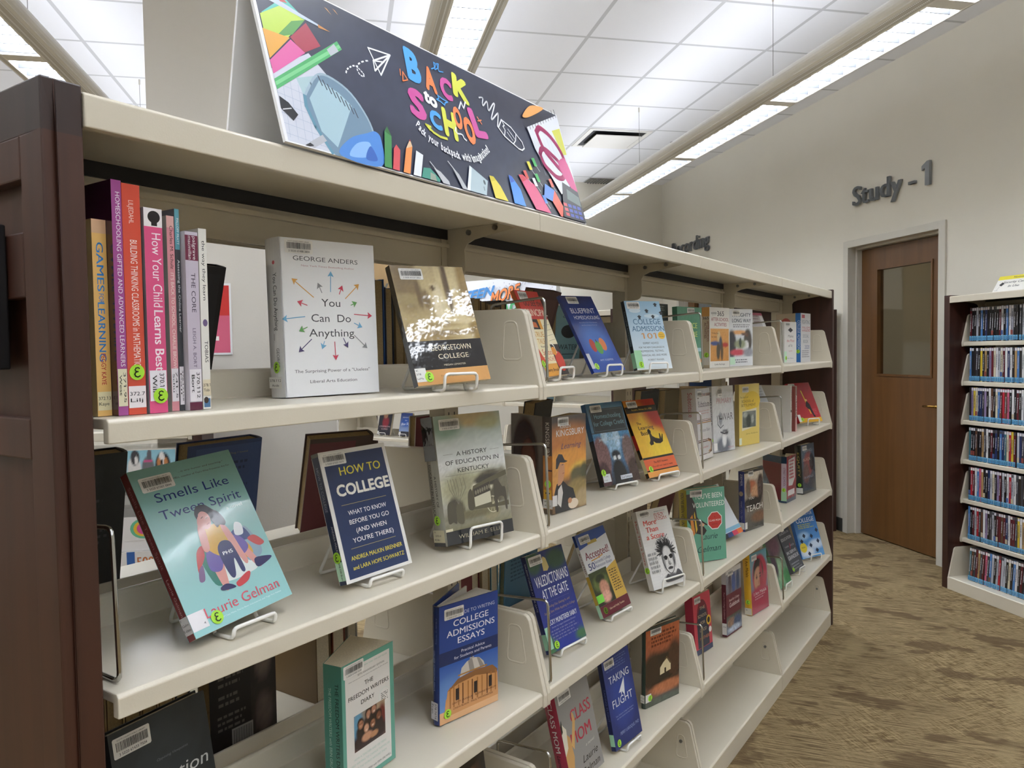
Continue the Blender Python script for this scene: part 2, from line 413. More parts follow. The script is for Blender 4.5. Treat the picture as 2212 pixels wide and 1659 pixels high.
def door(nm, u0, u1):
    """metal frame, wooden leaf with a glazed panel, lever handle; u0..u1 is the clear opening"""
    root = empty(nm, RM); tag(root, kind='structure')
    b = MB(); zt = 2.152
    for a, c in ((u0-0.056, u0), (u1, u1+0.056)):
        b.box(a, -NW, 0, c, 0.014, zt+0.05, M_FRAME)
    b.box(u0, -NW, zt, u1, 0.014, zt+0.05, M_FRAME)
    b.box(u1-0.016, -NW, 0, u1, -0.05, zt, M_FRAME); b.box(u0, -NW, 0, u0+0.016, -0.05, zt, M_FRAME); b.box(u0+.016, -NW, zt-0.016, u1-.016, -0.05, zt, M_FRAME)
    b.build('door_frame', root, bevel=0.002)
    a0, a1 = u0+0.019, u1-0.019; w = a1-a0
    g0, g1 = a0+0.145*w/0.87, a1-0.165*w/0.87; y0, y1 = -0.135, -0.092
    b = MB()
    for q in ((a0, 0.008, a1, 1.20), (a0, 1.985, a1, 2.132), (a0, 1.20, g0, 1.985), (g1, 1.20, a1, 1.985)):
        b.box(q[0], y0, q[1], q[2], y1, q[3], M_DOOR)
    leaf = b.build('door_leaf', root)
    b = MB()
    for q in ((g0, 1.20, g1, 1.215), (g0, 1.97, g1, 1.985), (g0, 1.215, g0+0.015, 1.97), (g1-0.015, 1.215, g1, 1.97)):
        b.box(q[0], y0-0.004, q[1], q[2], y1+0.006, q[3], M_DOOR)
    b.build('glazing_bead', leaf)
    b = MB(); b.box(g0+0.014, -0.116, 1.214, g1-0.014, -0.11, 1.971, M_GLASS); b.build('glass_pane', leaf)
    b = MB(); hu = a0+0.06
    b.box(hu-0.02, y1, 0.93, hu+0.02, y1+0.008, 1.10, M_BRASS)
    b.tube([(hu, y1+0.006, 1.015), (hu, y1+0.05, 1.015)], 0.010, M_BRASS)
    b.tube(fillet([(hu, y1+0.046, 1.015), (hu+0.06, y1+0.05, 1.015), (hu+0.115, y1+0.044, 1.012)]), 0.008, M_BRASS)
    b.build('door_handle', leaf, smooth=True)
    return root
door('door_1', 0.019, 0.916)
door('door_2', 3.04, 3.90)

def lettering(txt, uL, uR, zb, hcap, name, label, n0=0.006, extra=()):
    """raised letters on the study wall; text runs towards smaller u"""
    v, f, x0, wd = text_tris(txt, 0.012)
    sx = (uL-uR)/wd; sz = hcap/CAPH; me = MB(); th = 0.018
    P = lambda a, c, n: (uL-(a-x0)*sx, n, zb+c*sz)
    for t in f: me.poly([P(*v[i], n0+th) for i in t], M_GREYMETAL)
    ed = {}
    for t in f:
        for i in range(len(t)):
            e = (t[i], t[(i+1) % len(t)]); ed[e] = 1
    for (i, j) in list(ed):
        if (j, i) not in ed:
            me.poly([P(*v[i], n0), P(*v[j], n0), P(*v[j], n0+th), P(*v[i], n0+th)], M_GREYMETAL)
    for pr in extra: me.prism(pr, n0, n0+th, 'y', M_GREYMETAL)
    o = room_obj(me, name); tag(o, label, 'sign'); return o
lettering('Study -', 0.856, 0.218, 2.448, 0.145, 'wall_lettering', 'raised grey letters above the wooden door, ending in a one',
    extra=([(.090, 2.448), (.128, 2.448), (.128, 2.560), (.158, 2.548), (.158, 2.576), (.112, 2.602), (.090, 2.602)],))
lettering('Recording', 4.06, 3.15, 2.480, 0.156, 'wall_lettering', 'raised grey letters on the far wall, cut off by the shelf top')

# ceiling things
def pendant(n, u0, u1, label):
    root = empty('linear_pendant_light', RM @ Matrix.Translation((u0, n, 0))); L = u1-u0
    tag(root, label, 'light', 'linear pendant lights')
    z0 = 2.75; a, w = 0.077, 0.147
    b = MB()
    for sgn in (1, -1):
        prof = [(sgn*a, z0), (sgn*(a+.004), z0-0.004)]+[(sgn*(0.135), z0+0.022)]
        arc = [(sgn*(0.115+0.034*math.cos(t)), z0+0.056+0.034*math.sin(t)) for t in [-1.0+0.35*i for i in range(11)]]
        prof += arc+[(sgn*a, z0+0.075)]
        b.prism(prof, 0, L, 'x', M_FIX)
    b.build('housing', root, smooth=False)
    b = MB(); b.box(0.01, -a, z0+0.055, L-0.01, a, z0+0.060, M_LAMP); b.build('lamp', root)
    b = MB(); b.box(0.01, -a+0.01, z0+0.085, L-0.01, a-0.01, z0+0.090, M_UPLAMP); b.build('uplight', root)
    b = MB(); x = 0.05
    while x < L:
        b.box(x, -a, z0+0.004, x+0.005, a, z0+0.024, M_LOUV); x += 0.098
    b.build('louver', root)
    x = JOINT-u0-1.2192*math.floor((JOINT-u0)/1.2192)
    while x < L:
        b = MB(); b.box(x-0.035, -a, z0-0.001, x+0.035, a, z0+0.03, M_FIX); b.build('joint_plate', root); x += 1.2192
    b = MB()
    for sgn in (1, -1):
        for k in range(3):
            pass
        b.poly([(0, sgn*(a+.012), z0+0.0005), (L, sgn*(a+.012), z0+0.0005), (L, sgn*0.122, z0+0.0165), (0, sgn*0.122, z0+0.0165)][::sgn], M_PERF)
    for v_ in range(len(b.v)): b.v[v_] = (b.v[v_][0], b.v[v_][1], b.v[v_][2]-0.0012)
    b.build('perforated_strip', root)
    b = MB(); x = 1.70-u0-1.98*math.floor((1.70-u0)/1.98)
    while x < L:
        b.tube([(x, 0, z0+0.085), (x, 0, H)], 0.0016, M_STEEL, 5)
        b.tube([(x, 0, H-0.035), (x, 0, H)], 0.006, M_FRAME, 6); x += 1.98
    b.build('suspension_cable', root)
    return root
JOINT = -0.34
M_FIX = paint('fixture_enamel', '#dedcd6', 0.4, var=0.02)
M_LOUV = paint('louver_metal', '#3d4045', 0.5, var=0.03)
def perf():
    mt, nt, bs = base_mat('perforated_metal')
    tc = nt.nodes.new('ShaderNodeTexCoord'); vo = nt.nodes.new('ShaderNodeTexVoronoi'); vo.inputs['Scale'].default_value = 110; vo.inputs['Randomness'].default_value = 0
    nt.links.new(tc.outputs['Object'], vo.inputs['Vector'])
    rp = nt.nodes.new('ShaderNodeValToRGB'); rp.color_ramp.elements[0].position = .3; rp.color_ramp.elements[1].position = .4
    rp.color_ramp.elements[0].color = lin('#eef0f2')+(1,); rp.color_ramp.elements[1].color = lin('#bdbab2')+(1,)
    nt.links.new(vo.outputs['Distance'], rp.inputs[0]); nt.links.new(rp.outputs[0], bs.inputs['Base Color']); bs.inputs['Roughness'].default_value = .5
    return mt
M_PERF = perf()
pendant(1.35, -7.6, 4.25, 'long pendant light running beside the study wall')
pendant(3.19, -7.6, 4.25, 'long pendant light seen end-on above the school poster')
pendant(5.07, -7.6, 4.25, 'long pendant light over the near wooden end panel')
pendant(6.92, -7.6, 4.25, 'long pendant light over the far left of the room')

r = empty('ceiling_vent', RM @ Matrix.Translation((2.59, 1.27, H))); tag(r, 'square white ceiling air diffuser with a lowered plate', 'vent')
b = MB(); 
for q in ((-.29, -.29, .29, -.25), (-.29, .25, .29, .29), (-.29, -.25, -.25, .25), (.25, -.25, .29, .25)): b.box(q[0], q[1], -0.008, q[2], q[3], -0.0005, M_FIX)
b.build('vent_frame', r)
b = MB(); b.box(-.25, -.25, -0.002, .25, .25, -0.0006, M_DARK); b.build('vent_opening', r)
b = MB(); b.box(-.21, -.21, -0.034, .21, .21, -0.028, M_FIX); b.tube([(0, 0, -.03), (0, 0, -.002)], .02, M_FIX); b.build('vent_plate', r)
r = empty('return_grille', RM @ Matrix.Translation((4.42, 0.68, H))); tag(r, 'dark return air grille in the ceiling near the far corner', 'vent')
b = MB(); b.box(-.28, -.28, -0.004, .28, .28, -0.0005, M_GREY); b.build('grille_frame', r)
b = MB()
for i in range(16): b.box(-.25, -.25+i*.032, -0.014, .25, -.235+i*.032, -0.004, M_GREY)
b.build('grille_blade', r)
r = empty('fire_sprinkler', RM @ Matrix.Translation((2.607, 0.637, H))); tag(r, 'small chrome fire sprinkler head hanging from a ceiling tile', 'sprinkler')
b = MB(); b.prism([(.04*math.cos(a*PI/8), .04*math.sin(a*PI/8)) for a in range(16)], -.012, -.0005, 'z', M_STEEL); b.build('escutcheon', r)
b = MB(); b.tube([(0, 0, -.012), (0, 0, -.06)], .009, M_STEEL); b.prism([(.022*math.cos(a*PI/6), .022*math.sin(a*PI/6)) for a in range(12)], -.064, -.060, 'z', M_STEEL); b.build('sprinkler_head', r)

# things on the column and the far wall
r = empty('wall_outlet', RM @ Matrix.Translation((-1.5705, 3.925, 0.42))); tag(r, 'steel electrical outlet low on the white column', 'outlet')
b = MB(); b.box(-.006, -.038, -.06, 0, .038, .06, M_STEEL); b.build('cover_plate', r, bevel=.002)
for dz in (.028, -.028):
    b = MB(); b.box(-.009, -.017, dz-.016, -.006, .017, dz+.016, M_FRAME)
    for dy in (-.006, .006): b.box(-.0095, dy-.0012, dz-.002, -.009, dy+.0012, dz+.008, M_BLACK)
    b.box(-.0095, -.002, dz-.010, -.009, .002, dz-.006, M_BLACK); b.build('socket', r)
b = MB(); b.box(-.003, -.10, -.115, 0, .10, .115, M_FOAM)
fc = Face(b, (-.003, .10, -.115), (0, -1, 0), (0, 0, 1), .20, .23, P_MATTE)
fc.draw([('R', .03, .55, .97, .97, '#c9302b'), ('R', .03, .03, .97, .55, '#d4637f'), ('E', .5, .72, .3, .13, '#f3f0ea'), ('R', .2, .2, .8, .26, '#f3f0ea')])
o = b.build('wall_poster'); o.matrix_world = RM @ Matrix.Translation((-1.5705, 4.16, 1.53)); tag(o, 'red and pink paper notice taped to the white column', 'poster')
r = empty('wood_sign', RM @ Matrix.Translation((UF, 3.22, 2.05))); tag(r, 'tan wooden sign board with grey letters on the far wall', 'sign')
b = MB(); b.box(-.03, -.9, -.55, 0, .17, .42, M_TANWALL)
b.v = [(x, -y, z) for x, y, z in b.v]; b.f = [f[::-1] for f in b.f]; b.build('board', r)
b = MB(); fc = Face(b, (-.031, .9, -.55), (0, -1, 0), (0, 0, 1), 1.07, .97, paint('sign_ink', '#5b5a52', .6), e=.004)
fc.T('Study', .66, .62, .36, .14, '#5b5a52', .015); b.build('sign_letters', r)

# ------------------------------------------------------------------ bookcases
PB = 0.9144
ROWS = [1.3417, 1.0326, 0.6971, 0.3655]
def ring(b, x0, x1, x2, x3, z0, z1, y, r=0.0036):
    pts = [(x0, y, z0), (x1, y, z0), (x2, y, z1), (x3, y, z1)]
    q = []
    for i in range(4):
        p, a, c = Vector(pts[i]), Vector(pts[i-1]), Vector(pts[(i+1) % 4])
        d1, d2 = (a-p).normalized()*.012, (c-p).normalized()*.012
        for k in range(5):
            t = k/4; q.append((p+d1)*(1-t)**2+p*2*t*(1-t)+(p+d2)*t*t)
    b.tube(q, r, M_CREAM, 6, closed=True)
def bookcase(name, label, M, nb, rows=ROWS, both=True, depth=0.24, inset=0.0, top=1.6945, panels=True, full=True, pthick=0.043, near_art=False, basez=0.0731, lip=0.028):
    root = empty(name, M); tag(root, label, 'bookcase', 'library bookcases')
    D = depth+0.0225; XB = -2*D if both else -depth-0.03
    dd = depth-0.008
    # shelf with bent front lip and raised back stop
    b = MB(); i = inset
    b.prism([(-i, -lip), (-i, -.004), (-i-.004, 0), (-dd, 0), (-dd, .042), (-dd-.003, .046), (-dd-.008, .046), (-dd-.008, -.012), (-i-.012, -.012), (-i-.012, -lip)], .0135, PB-.0135, 'y', M_CREAM)
    sh = b.build('shelf', bevel=.0015)
    b = MB()
    b.prism([(.003-i, -lip-.004), (.004-i, -.006), (-.033-i, .147), (-.039-i, .155), (-.047-i, .158), (-dd-.008, .160), (-dd-.008, -lip-.004)], 0, .0118, 'y', M_CREAM)
    if full:
        for yy in (.0022, .0096): ring(b, -.090-i, -.041-i, -.054-i, -.084-i, .052, .132, yy)
    br = b.build('shelf_bracket', bevel=.002); zbk = min(.335, rows[-1]-.032)
    b = MB()
    b.prism([(0, 0), (0, basez-.004), (-.004, basez), (-dd+.03, basez), (-dd+.03, zbk), (-dd+.026, zbk), (-dd+.026, basez-.012), (-.014, basez-.012), (-.014, 0)], .002, PB-.002, 'y', M_CREAM)
    bs = b.build('base_shelf', bevel=.0015)
    b = MB()
    b.prism([(-.001, basez), (-.037, .230), (-.043, .239), (-.052, .243), (-dd+.029, .244), (-dd+.029, basez)], 0, .010, 'y', M_CREAM)
    if full:
        for yy in (.0022, .0078): ring(b, -.082, -.045, -.056, -.078, .128, .200, yy)
        for yy, s in ((-.004, 1), (.010, 1)): b.tube([(-.066, yy, .180), (-.066, yy+.004, .180)], .0055, M_STEEL, 8)
    bb = b.build('base_bracket', bevel=.0015)
    b = MB(); XT = XB if both else -depth-.03
    b.prism([(0, top-.038), (0, top-.004), (-.004, top), (XT+.004, top), (XT, top-.004), (XT, top-.038), (XT+.014, top-.038), (XT+.014, top-.012), (-.014, top-.012), (-.014, top-.038)], .0006, PB-.0006, 'y', M_CREAM)
    ca = b.build('canopy', bevel=.0015)
    b = MB()
    xs = [(-depth-.004, 1)]+([(-D-.0185, -1)] if both else [])
    for x, s in xs:
        b.box(min(x, x-.004*s), .002, top-.094, max(x, x-.004*s), PB-.002, top-.013, M_CREAM2)
        b.box(min(x, x+.010*s), .002, top-.052, max(x, x+.010*s), PB-.002, top-.044, M_CREAM2)
        b.box(min(x, x+.004*s), .002, top-.098, max(x, x+.004*s), PB-.002, top-.092, M_CREAM2)
        b.box(min(x, x+.006*s), .002, top-.034, max(x, x+.006*s), PB-.002, top-.0125, M_DARK)
    hd = b.build('header_panel')
    b = MB(); t = top
    b.prism([(-depth-.004, t-.0125), (-.022, t-.0125), (-.022, t-.020), (-.165, t-.040), (-.185, t-.048), (-.192, t-.060), (-.190, t-.100), (-.196, t-.118), (-.205, t-.124), (-depth-.004, t-.128)], 0, .003, 'y', M_CREAM2)
    if full:
        for x, z in ((-.178, t-.024), (-.108, t-.020)): b.tube([(x, -.005, z), (x, 0, z)], .006, M_STEEL, 8)
    cb = b.build('canopy_bracket')
    b = MB(); x0 = -depth-.045 if both else -depth-.03
    b.box(x0, -.024, 0, -depth-.001, .024, top-.0125, M_CREAM2)
    if full:
        z = .30
        while z < top-.13:
            for yy in (-.010, .010):
                b.poly([(-depth-.0007, yy-.0016, z), (-depth-.0007, yy+.0016, z), (-depth-.0007, yy+.0016, z+.012), (-depth-.0007, yy-.0016, z+.012)], M_DARK)
            z += .0254
    up = b.build('upright')
    first = {}
    def place(src, parent, loc, rz=0.0):
        if src not in first: first[src] = 1; src.parent = parent; src.location = loc; src.rotation_euler = (0, 0, rz); return src
        return inst(src, parent, loc, rz)
    for k in range(nb):
        for side in ((0, 1) if both else (0,)):
            ox, oy, rz = (0, k*PB, 0.0) if side == 0 else (XB, (k+1)*PB, PI)
            for z in rows:
                s = place(sh, root, (ox, oy, z), rz)
                
                if k or side or not near_art: place(br, s, (0, .0012, 0))
                place(br, s, (0, PB-.0130, 0))
            s = place(bs, root, (ox, oy, 0), rz)
            place(bb, s, (0, .0025, 0)); place(bb, s, (0, PB-.0125, 0))
        place(ca, root, (0, k*PB, 0)); place(hd, root, (0, k*PB, 0))
        place(cb, root, (0, k*PB+PB-.006, 0))
    place(cb, root, (0, .003, 0))
    for k in range(nb+1):
        yy = k*PB
        if k == 0: yy = .025
        if k == nb: yy = nb*PB-.025
        place(up, root, (0, yy, 0))
    zt = top+.006
    if panels:
        b = MB(); x1, y0 = -.003, -pthick
        if near_art:
            b.box(XB, -.028, 0, x1, -.0004, zt-.055, M_WOOD); b.box(XB, -.028, zt-.055, x1, -.0004, zt, M_WOODD)
            # face frame in front of the core: stiles, rails and sunk fields
            for xa, xb, za, zb_ in ((-.052, x1, 0, zt-.0545), (XB, XB+.052, 0, zt-.0545), (XB+.052, -.052, 1.475, 1.545), (XB+.052, -.052, 1.30, 1.345), (XB+.052, -.052, 0, .12), (XB+.052, -.052, 1.60, zt-.0545)):
                b.box(xa, y0, za, xb, -.028, zb_, M_WOOD)
            b.box(XB, y0, zt-.0545, x1, -.028, zt, M_WOODD)
        else:
            b.box(XB, y0, 0, x1, -.0004, zt, M_WOODF)
        b.build('end_panel', root, bevel=.002)
        b = MB(); b.box(XB, nb*PB+.0004, 0, .004, nb*PB+.026, zt, M_WOODF); b.build('end_panel', root, bevel=.002)
    return root
bookcase('library_bookcase', 'long cream metal bookcase with dark wood ends and face-out display books', Matrix.Identity(4), 4, near_art=True)
FAR = Matrix.Translation((-4.33, 4.36, 0)) @ Matrix.Rotation(-PI/2, 4, 'Z')
bookcase('library_bookcase', 'cream bookcase seen through the gaps, carrying the graffiti style card', FAR, 3, full=False)
RACK = RM @ Matrix.Translation((-0.410, 0.312, 0)) @ Matrix.Rotation(PI/2, 4, 'Z')
RROWS = [1.434, 1.207, 0.982, 0.754, 0.526, 0.299]
bookcase('library_bookcase', 'cream and dark wood rack of disc cases beside the study door', RACK, 1, rows=RROWS, both=False, inset=.085, full=False, lip=.024)
PUZ = RM @ Matrix.Translation((-1.81, 5.06, 0)) @ Matrix.Rotation(PI, 4, 'Z')
bookcase('library_bookcase', 'low part of a cream bookcase holding jigsaw boxes behind the near end', PUZ, 1, rows=[1.20, .70, .37], both=False, depth=.17, top=1.40, full=False)
WRK = RM @ Matrix.Translation((1.945, 0.312, 0)) @ Matrix.Rotation(PI/2, 4, 'Z')
bookcase('library_bookcase', 'dark ended bookcase against the study wall left of the door', WRK, 1, both=False, full=False)

# ------------------------------------------------------------------ books
LV = {'r1': ROWS[0], 'r2': ROWS[1], 'r3': ROWS[2], 'r4': ROWS[3], 'b': 0.0731}
def t(*a): return ('T',)+a
def lines(x0, x1, y0, y1, n, c, seed=3, th=.45):
    """rows of small print drawn as broken bars"""
    r = random.Random(seed); out = []
    for i in range(n):
        y = y1+(y0-y1)*(i/max(1, n-1)); h = abs(y1-y0)/max(1, n-1)*th if n > 1 else .008; x = x0
        e = x1-r.uniform(0, .25)*(x1-x0)
        while x < e:
            w = min(r.uniform(.03, .11), e-x); out.append(('R', x, y, x+w*.85, y+h, c)); x += w+.012
    return out
BAR = random.Random(11)
def barcode(root, w, h, u, v, wm=.047, hm=.021, num='3 5020 61503 2219', thin=False, n=(0, -1, 0), rot=0):
    b = MB(); f = Face(b, (u*w, -.0006, v*h-hm), (1, 0, 0), (0, 0, 1), wm, hm, P_MATTE)
    c = .0015/wm; d = .0015/hm
    f.P([(c, 0), (1-c, 0), (1, d), (1, 1-d), (1-c, 1), (c, 1), (0, 1-d), (0, d)], '#e2e0da')
    f.T('SCOTT COUNTY PUBLIC LIBRARY', .5, .83, .76, .075, '#2a2a2a')
    x = .08
    while x < .92:
        k = BAR.choice((.006, .010, .016)); f.R(x, .33, x+k, .77, '#18181a'); x += k+BAR.choice((.007, .011, .015))
    f.T(num, .5, .09, .74, .15, '#18181a')
    return b.build('barcode_label', root)
def dot(root, O, ux, uy, r=.0092):
    b = MB(); f = Face(b, Vector(O)-Vector(ux)*r-Vector(uy)*r, ux, uy, 2*r, 2*r, P_MATTE, e=.0004); f.k = 1.4
    f.E(.5, .5, .5, .5, '#a6dd3a', n=24)
    f.L([(.66, .74), (.56, .80), (.42, .77), (.36, .66), (.43, .56), (.55, .54)], .0013, '#16170f')
    f.L([(.55, .54), (.40, .51), (.32, .38), (.38, .25), (.53, .20), (.68, .27)], .0015, '#16170f')
    return b.build('genre_sticker', root)
def book(name, label, lv, lift, x, y, yaw, tilt, roll, w, h, T_, front=(), spine=(), back=(), cover='#888888', spinec=None, backc=None,
         hard=False, opn=0.0, fan=None, pages=None, mat=None, bc=None, dots=(), call=(), group='face-out display books', cat='book', z=None):
    mat = mat or P_GLOSS
    ps, ti, ro = math.radians(yaw), math.radians(tilt), math.radians(roll)
    n0 = Vector((math.cos(ps), -math.sin(ps), 0)); r = Vector((math.sin(ps), math.cos(ps), 0)); k = Vector((0, 0, 1))
    u = math.cos(ti)*k-math.sin(ti)*n0; n = math.cos(ti)*n0+math.sin(ti)*k
    r2 = math.cos(ro)*r+math.sin(ro)*u; u2 = -math.sin(ro)*r+math.cos(ro)*u
    if lift >= .0095: lift = max(lift, .0072+T_*math.sin(ti)+max(0, -math.sin(ro)*w))
    M = Matrix.Identity(4); zz = (LV[lv] if z is None else z)+lift+.0006
    a_ = math.radians(opn)
    low = min(0, *[(a*r2+bb*(-n)).z for a in (0, w) for bb in (0, T_)]+[(w*math.cos(a_)*r2-(T_+w*math.sin(a_))*n).z])
    zz -= min(0, low) if lift == 0 else 0
    for i in range(3): M[i][0] = r2[i]; M[i][1] = -n[i]; M[i][2] = u2[i]; M[i][3] = (x, y, zz)[i]
    root = empty(name, M); tag(root, label, cat, group)
    bt = .0026 if hard else .0009; ov = .003 if hard else .0
    sc, bk = spinec or cover, backc or cover
    al = math.radians(opn); ca, sa = math.cos(al), math.sin(al)
    b = MB()
    b.box(0, 0, 0, w, bt, h, mat, lin(cover))
    if hard and T_ > .012:
        N = 6; pts = []
        for i in range(N+1):
            s = i/N; pts.append((-.0035*math.sin(PI*s), T_*s))
        b.prism(pts+[(bt, T_), (bt, 0)], 0, h, 'z', mat, lin(sc))
    else:
        b.box(0, bt, 0, bt, T_-bt, h, mat, lin(sc))
    o = Vector((0, T_, 0)); dr = Vector((ca, sa, 0)); nr = Vector((sa, -ca, 0))
    q = [o, o+dr*w, o+dr*w+nr*bt, o+nr*bt]
    b.prism([(p.x, p.y) for p in q], 0, h, 'z', mat, lin(bk))
    if front: Face(b, (0, 0, 0), (1, 0, 0), (0, 0, 1), w, h, mat).draw(front)
    if spine:
        e0 = -.0038 if hard and T_ > .012 else 0
        Face(b, (e0, T_, 0), (0, -1, 0), (0, 0, 1), T_, h, mat).draw(spine)
    if back: Face(b, o+dr*w, -dr, (0, 0, 1), w, h, mat).draw(back)
    b.build('cover', root)
    b = MB(); pm = pages or M_PAGES; e = w-ov-.0005
    if opn == 0: b.box(bt, bt, ov, e, T_-bt, h-ov, pm)
    elif fan:
        for a0, a1 in fan:
            P0, P1 = Vector((bt, bt+(T_-2*bt)*a0, 0)), Vector((bt, bt+(T_-2*bt)*a1, 0))
            d0, d1 = Vector((math.cos(al*a0), math.sin(al*a0), 0)), Vector((math.cos(al*a1), math.sin(al*a1), 0))
            b.prism([(p.x, p.y) for p in (P0, P0+d0*(e-bt-.0005), P1+d1*(e-bt-.0005), P1)], ov, h-ov, 'z', pm)
    b.build('pages', root)
    if bc: barcode(root, w, h, *bc)
    for d in dots:
        if d[0] == 'f': dot(root, (d[1]*w, 0, d[2]*h), (1, 0, 0), (0, 0, 1), *(d[3:]))
        else:
            dot(root, ((-.0042 if hard and T_ > .012 else 0), T_*(1-d[1]), d[2]*h), (0, -1, 0), (0, 0, 1), min(.0092, T_*.52))
    for c in call:
        b = MB()
        if c[0] == 'f': f = Face(b, (0, -.0004, 0), (1, 0, 0), (0, 0, 1), w, h, P_MATTE)
        else: f = Face(b, ((-.0040 if hard and T_ > .012 else -.0002), T_, 0), (0, -1, 0), (0, 0, 1), T_, h, P_MATTE, e=.0002)
        f.draw(c[1]); b.build('call_number_label', root)
    return root, M
def easel(label, M, w, T_, tilt, lv, a=.036, hgt=.13, lipz=.019, shift=.5, z=None, grp='white wire book easels'):
    """white wire easel under a leaning book; works in the book's upright frame"""
    O = M.translation; r = Vector((M[0][0], M[1][0], 0)).normalized(); out = Vector((r.y, -r.x, 0))
    z0 = LV[lv] if z is None else z
    E = Matrix.Identity(4); c = O+r*(w*shift)
    for i in range(3): E[i][0] = r[i]; E[i][1] = -out[i]; E[i][2] = (0, 0, 1)[i]; E[i][3] = (c.x, c.y, z0)[i]
    root = empty('book_easel', E); tag(root, label, 'easel', grp)
    tn = math.tan(math.radians(tilt)); zb = O.z-z0; q = .0028; tk = T_/math.cos(math.radians(tilt))
    yb = lambda z_: (z_-zb)*tn+tk+.005
    b = MB()
    f = -.013
    b.tube(fillet([(-a, yb(.012), .0032), (-a, f, .0032), (-a, f-.002, zb+lipz), (a, f-.002, zb+lipz), (a, f, .0032), (a, yb(.012), .0032)], .008), q, M_WIRE, 7)
    b.build('lip', root, smooth=True)
    b = MB()
    b.tube(fillet([(-a, yb(.012), .0032), (-a*.9, yb(hgt), hgt), (a*.9, yb(hgt), hgt), (a, yb(.012), .0032)], .012), q, M_WIRE, 7)
    b.build('back_rest', root, smooth=True)
    b = MB(); k = min(.115, yb(hgt)+.055)
    k = max(k, yb(hgt)+.02)
    b.tube(fillet([(-a*.9, yb(hgt*.8)+.004, hgt*.8), (-a*1.05, k, .0035), (a*1.05, k, .0035), (a*.9, yb(hgt*.8)+.004, hgt*.8)], .010), q, M_WIRE, 7)
    b.build('rear_leg', root, smooth=True)
    return root
def shown(key, name, label, fit, ease=None, **kw):
    lv, lift, x, y, yaw, tilt, roll, w, h, T_ = fit
    root, M = book(name, label, lv, lift, x, y, yaw, tilt, roll, w, h, T_, **kw)
    if ease: easel(ease[0], M, w, T_, tilt, lv, **(ease[1] if len(ease) > 1 else {}))
    return root
W_, K_ = '#eeeeec', '#1b1c20'

# ---- first bay, top shelf: face-out
A = lambda x, y: ((x-880-.045*(y-205))/900, 1-(y-205-(x-870)*.085)/(1520+(x-870)*-.06))
def arrow(p, q, c, s=1.0):
    (a, b_), (c0, d) = A(*p), A(*q); dx, dy = (c0-a), (d-b_)*1.415; L = math.hypot(dx, dy); ux, uy = dx/L, dy/L
    hl, hw = .052*s, .033*s; P = lambda k, m_: (c0-ux*k-uy*m_, d-(uy*k-ux*m_)/1.415)
    return [('L', [(a, b_), P(hl*.8, 0)], .0014, c), ('P', [P(0, 0), P(hl, hw), P(hl*.8, 0), P(hl, -hw)], c)]
art = [t('GEORGE ANDERS', .47, .862, .68, .030, '#57585c'), t('New York Times Bestselling Author', .49, .826, .56, .012, '#b98c92'),
       t('You', .50, .575, .20, .052, '#4b4c52'), t('Can  Do', .50, .475, .42, .052, '#4b4c52'), t('Anything', .50, .38, .48, .052, '#4b4c52'),
       t('The Surprising Power of a "Useless"', .50, .150, .80, .021, '#5a5b60'), t('Liberal Arts Education', .50, .083, .50, .021, '#5a5b60')]
OR, GY, BL, RD, GN, PU = '#d9a04e', '#8b8d90', '#6fa9cf', '#c9475c', '#5f9e58', '#4e4670'
for p, q, c in (((1195, 785), (995, 600), OR), ((1272, 742), (1232, 645), GY), ((1355, 735), (1355, 535), BL), ((1440, 760), (1468, 675), RD), ((1500, 805), (1635, 665), OR), ((1135, 860), (1045, 820), RD), ((1555, 872), (1615, 845), GN), ((1115, 968), (912, 985), BL), ((1588, 963), (1770, 985), RD), ((1137, 1070), (1062, 1105), GN), ((1588, 1050), (1670, 1095), BL), ((1177, 1188), (1060, 1305), PU), ((1297, 1215), (1275, 1290), BL), ((1395, 1225), (1408, 1405), RD), ((1480, 1195), (1527, 1290), PU), ((1588, 1170), (1722, 1305), GY)):
    art += arrow(p, q, c)
shown('A', 'hardcover_book', 'tall white hardcover with small coloured arrows around its title', ('r1', 0, -.1244, .3583, 10.3, 1.4, .4, .1771, .2506, .0437), hard=True, mat=P_WRAP, cover='#e6e7e8', spinec='#d9dadb', front=art,
      spine=[t('You Can Do Anything', .62, .60, .36, .26, '#4b4c52', 0, -90), t('GEORGE', .66, .25, .12, .2, '#6b6c70', 0, -90), ('L', [(.55, .40), (.55, .36)], .001, '#6b5a50'), ('E', .7, .845, .09, .012, RD)],
      bc=(.05, .992, .050, .022, '3 5020 61488 3804'), dots=(('s', .66, .19),), call=(('s', [('R', .05, .06, .95, .13, '#e0dfda'), t('378.112', .5, .10, .8, .016, K_), t('Ande', .5, .07, .5, .016, K_)]),))
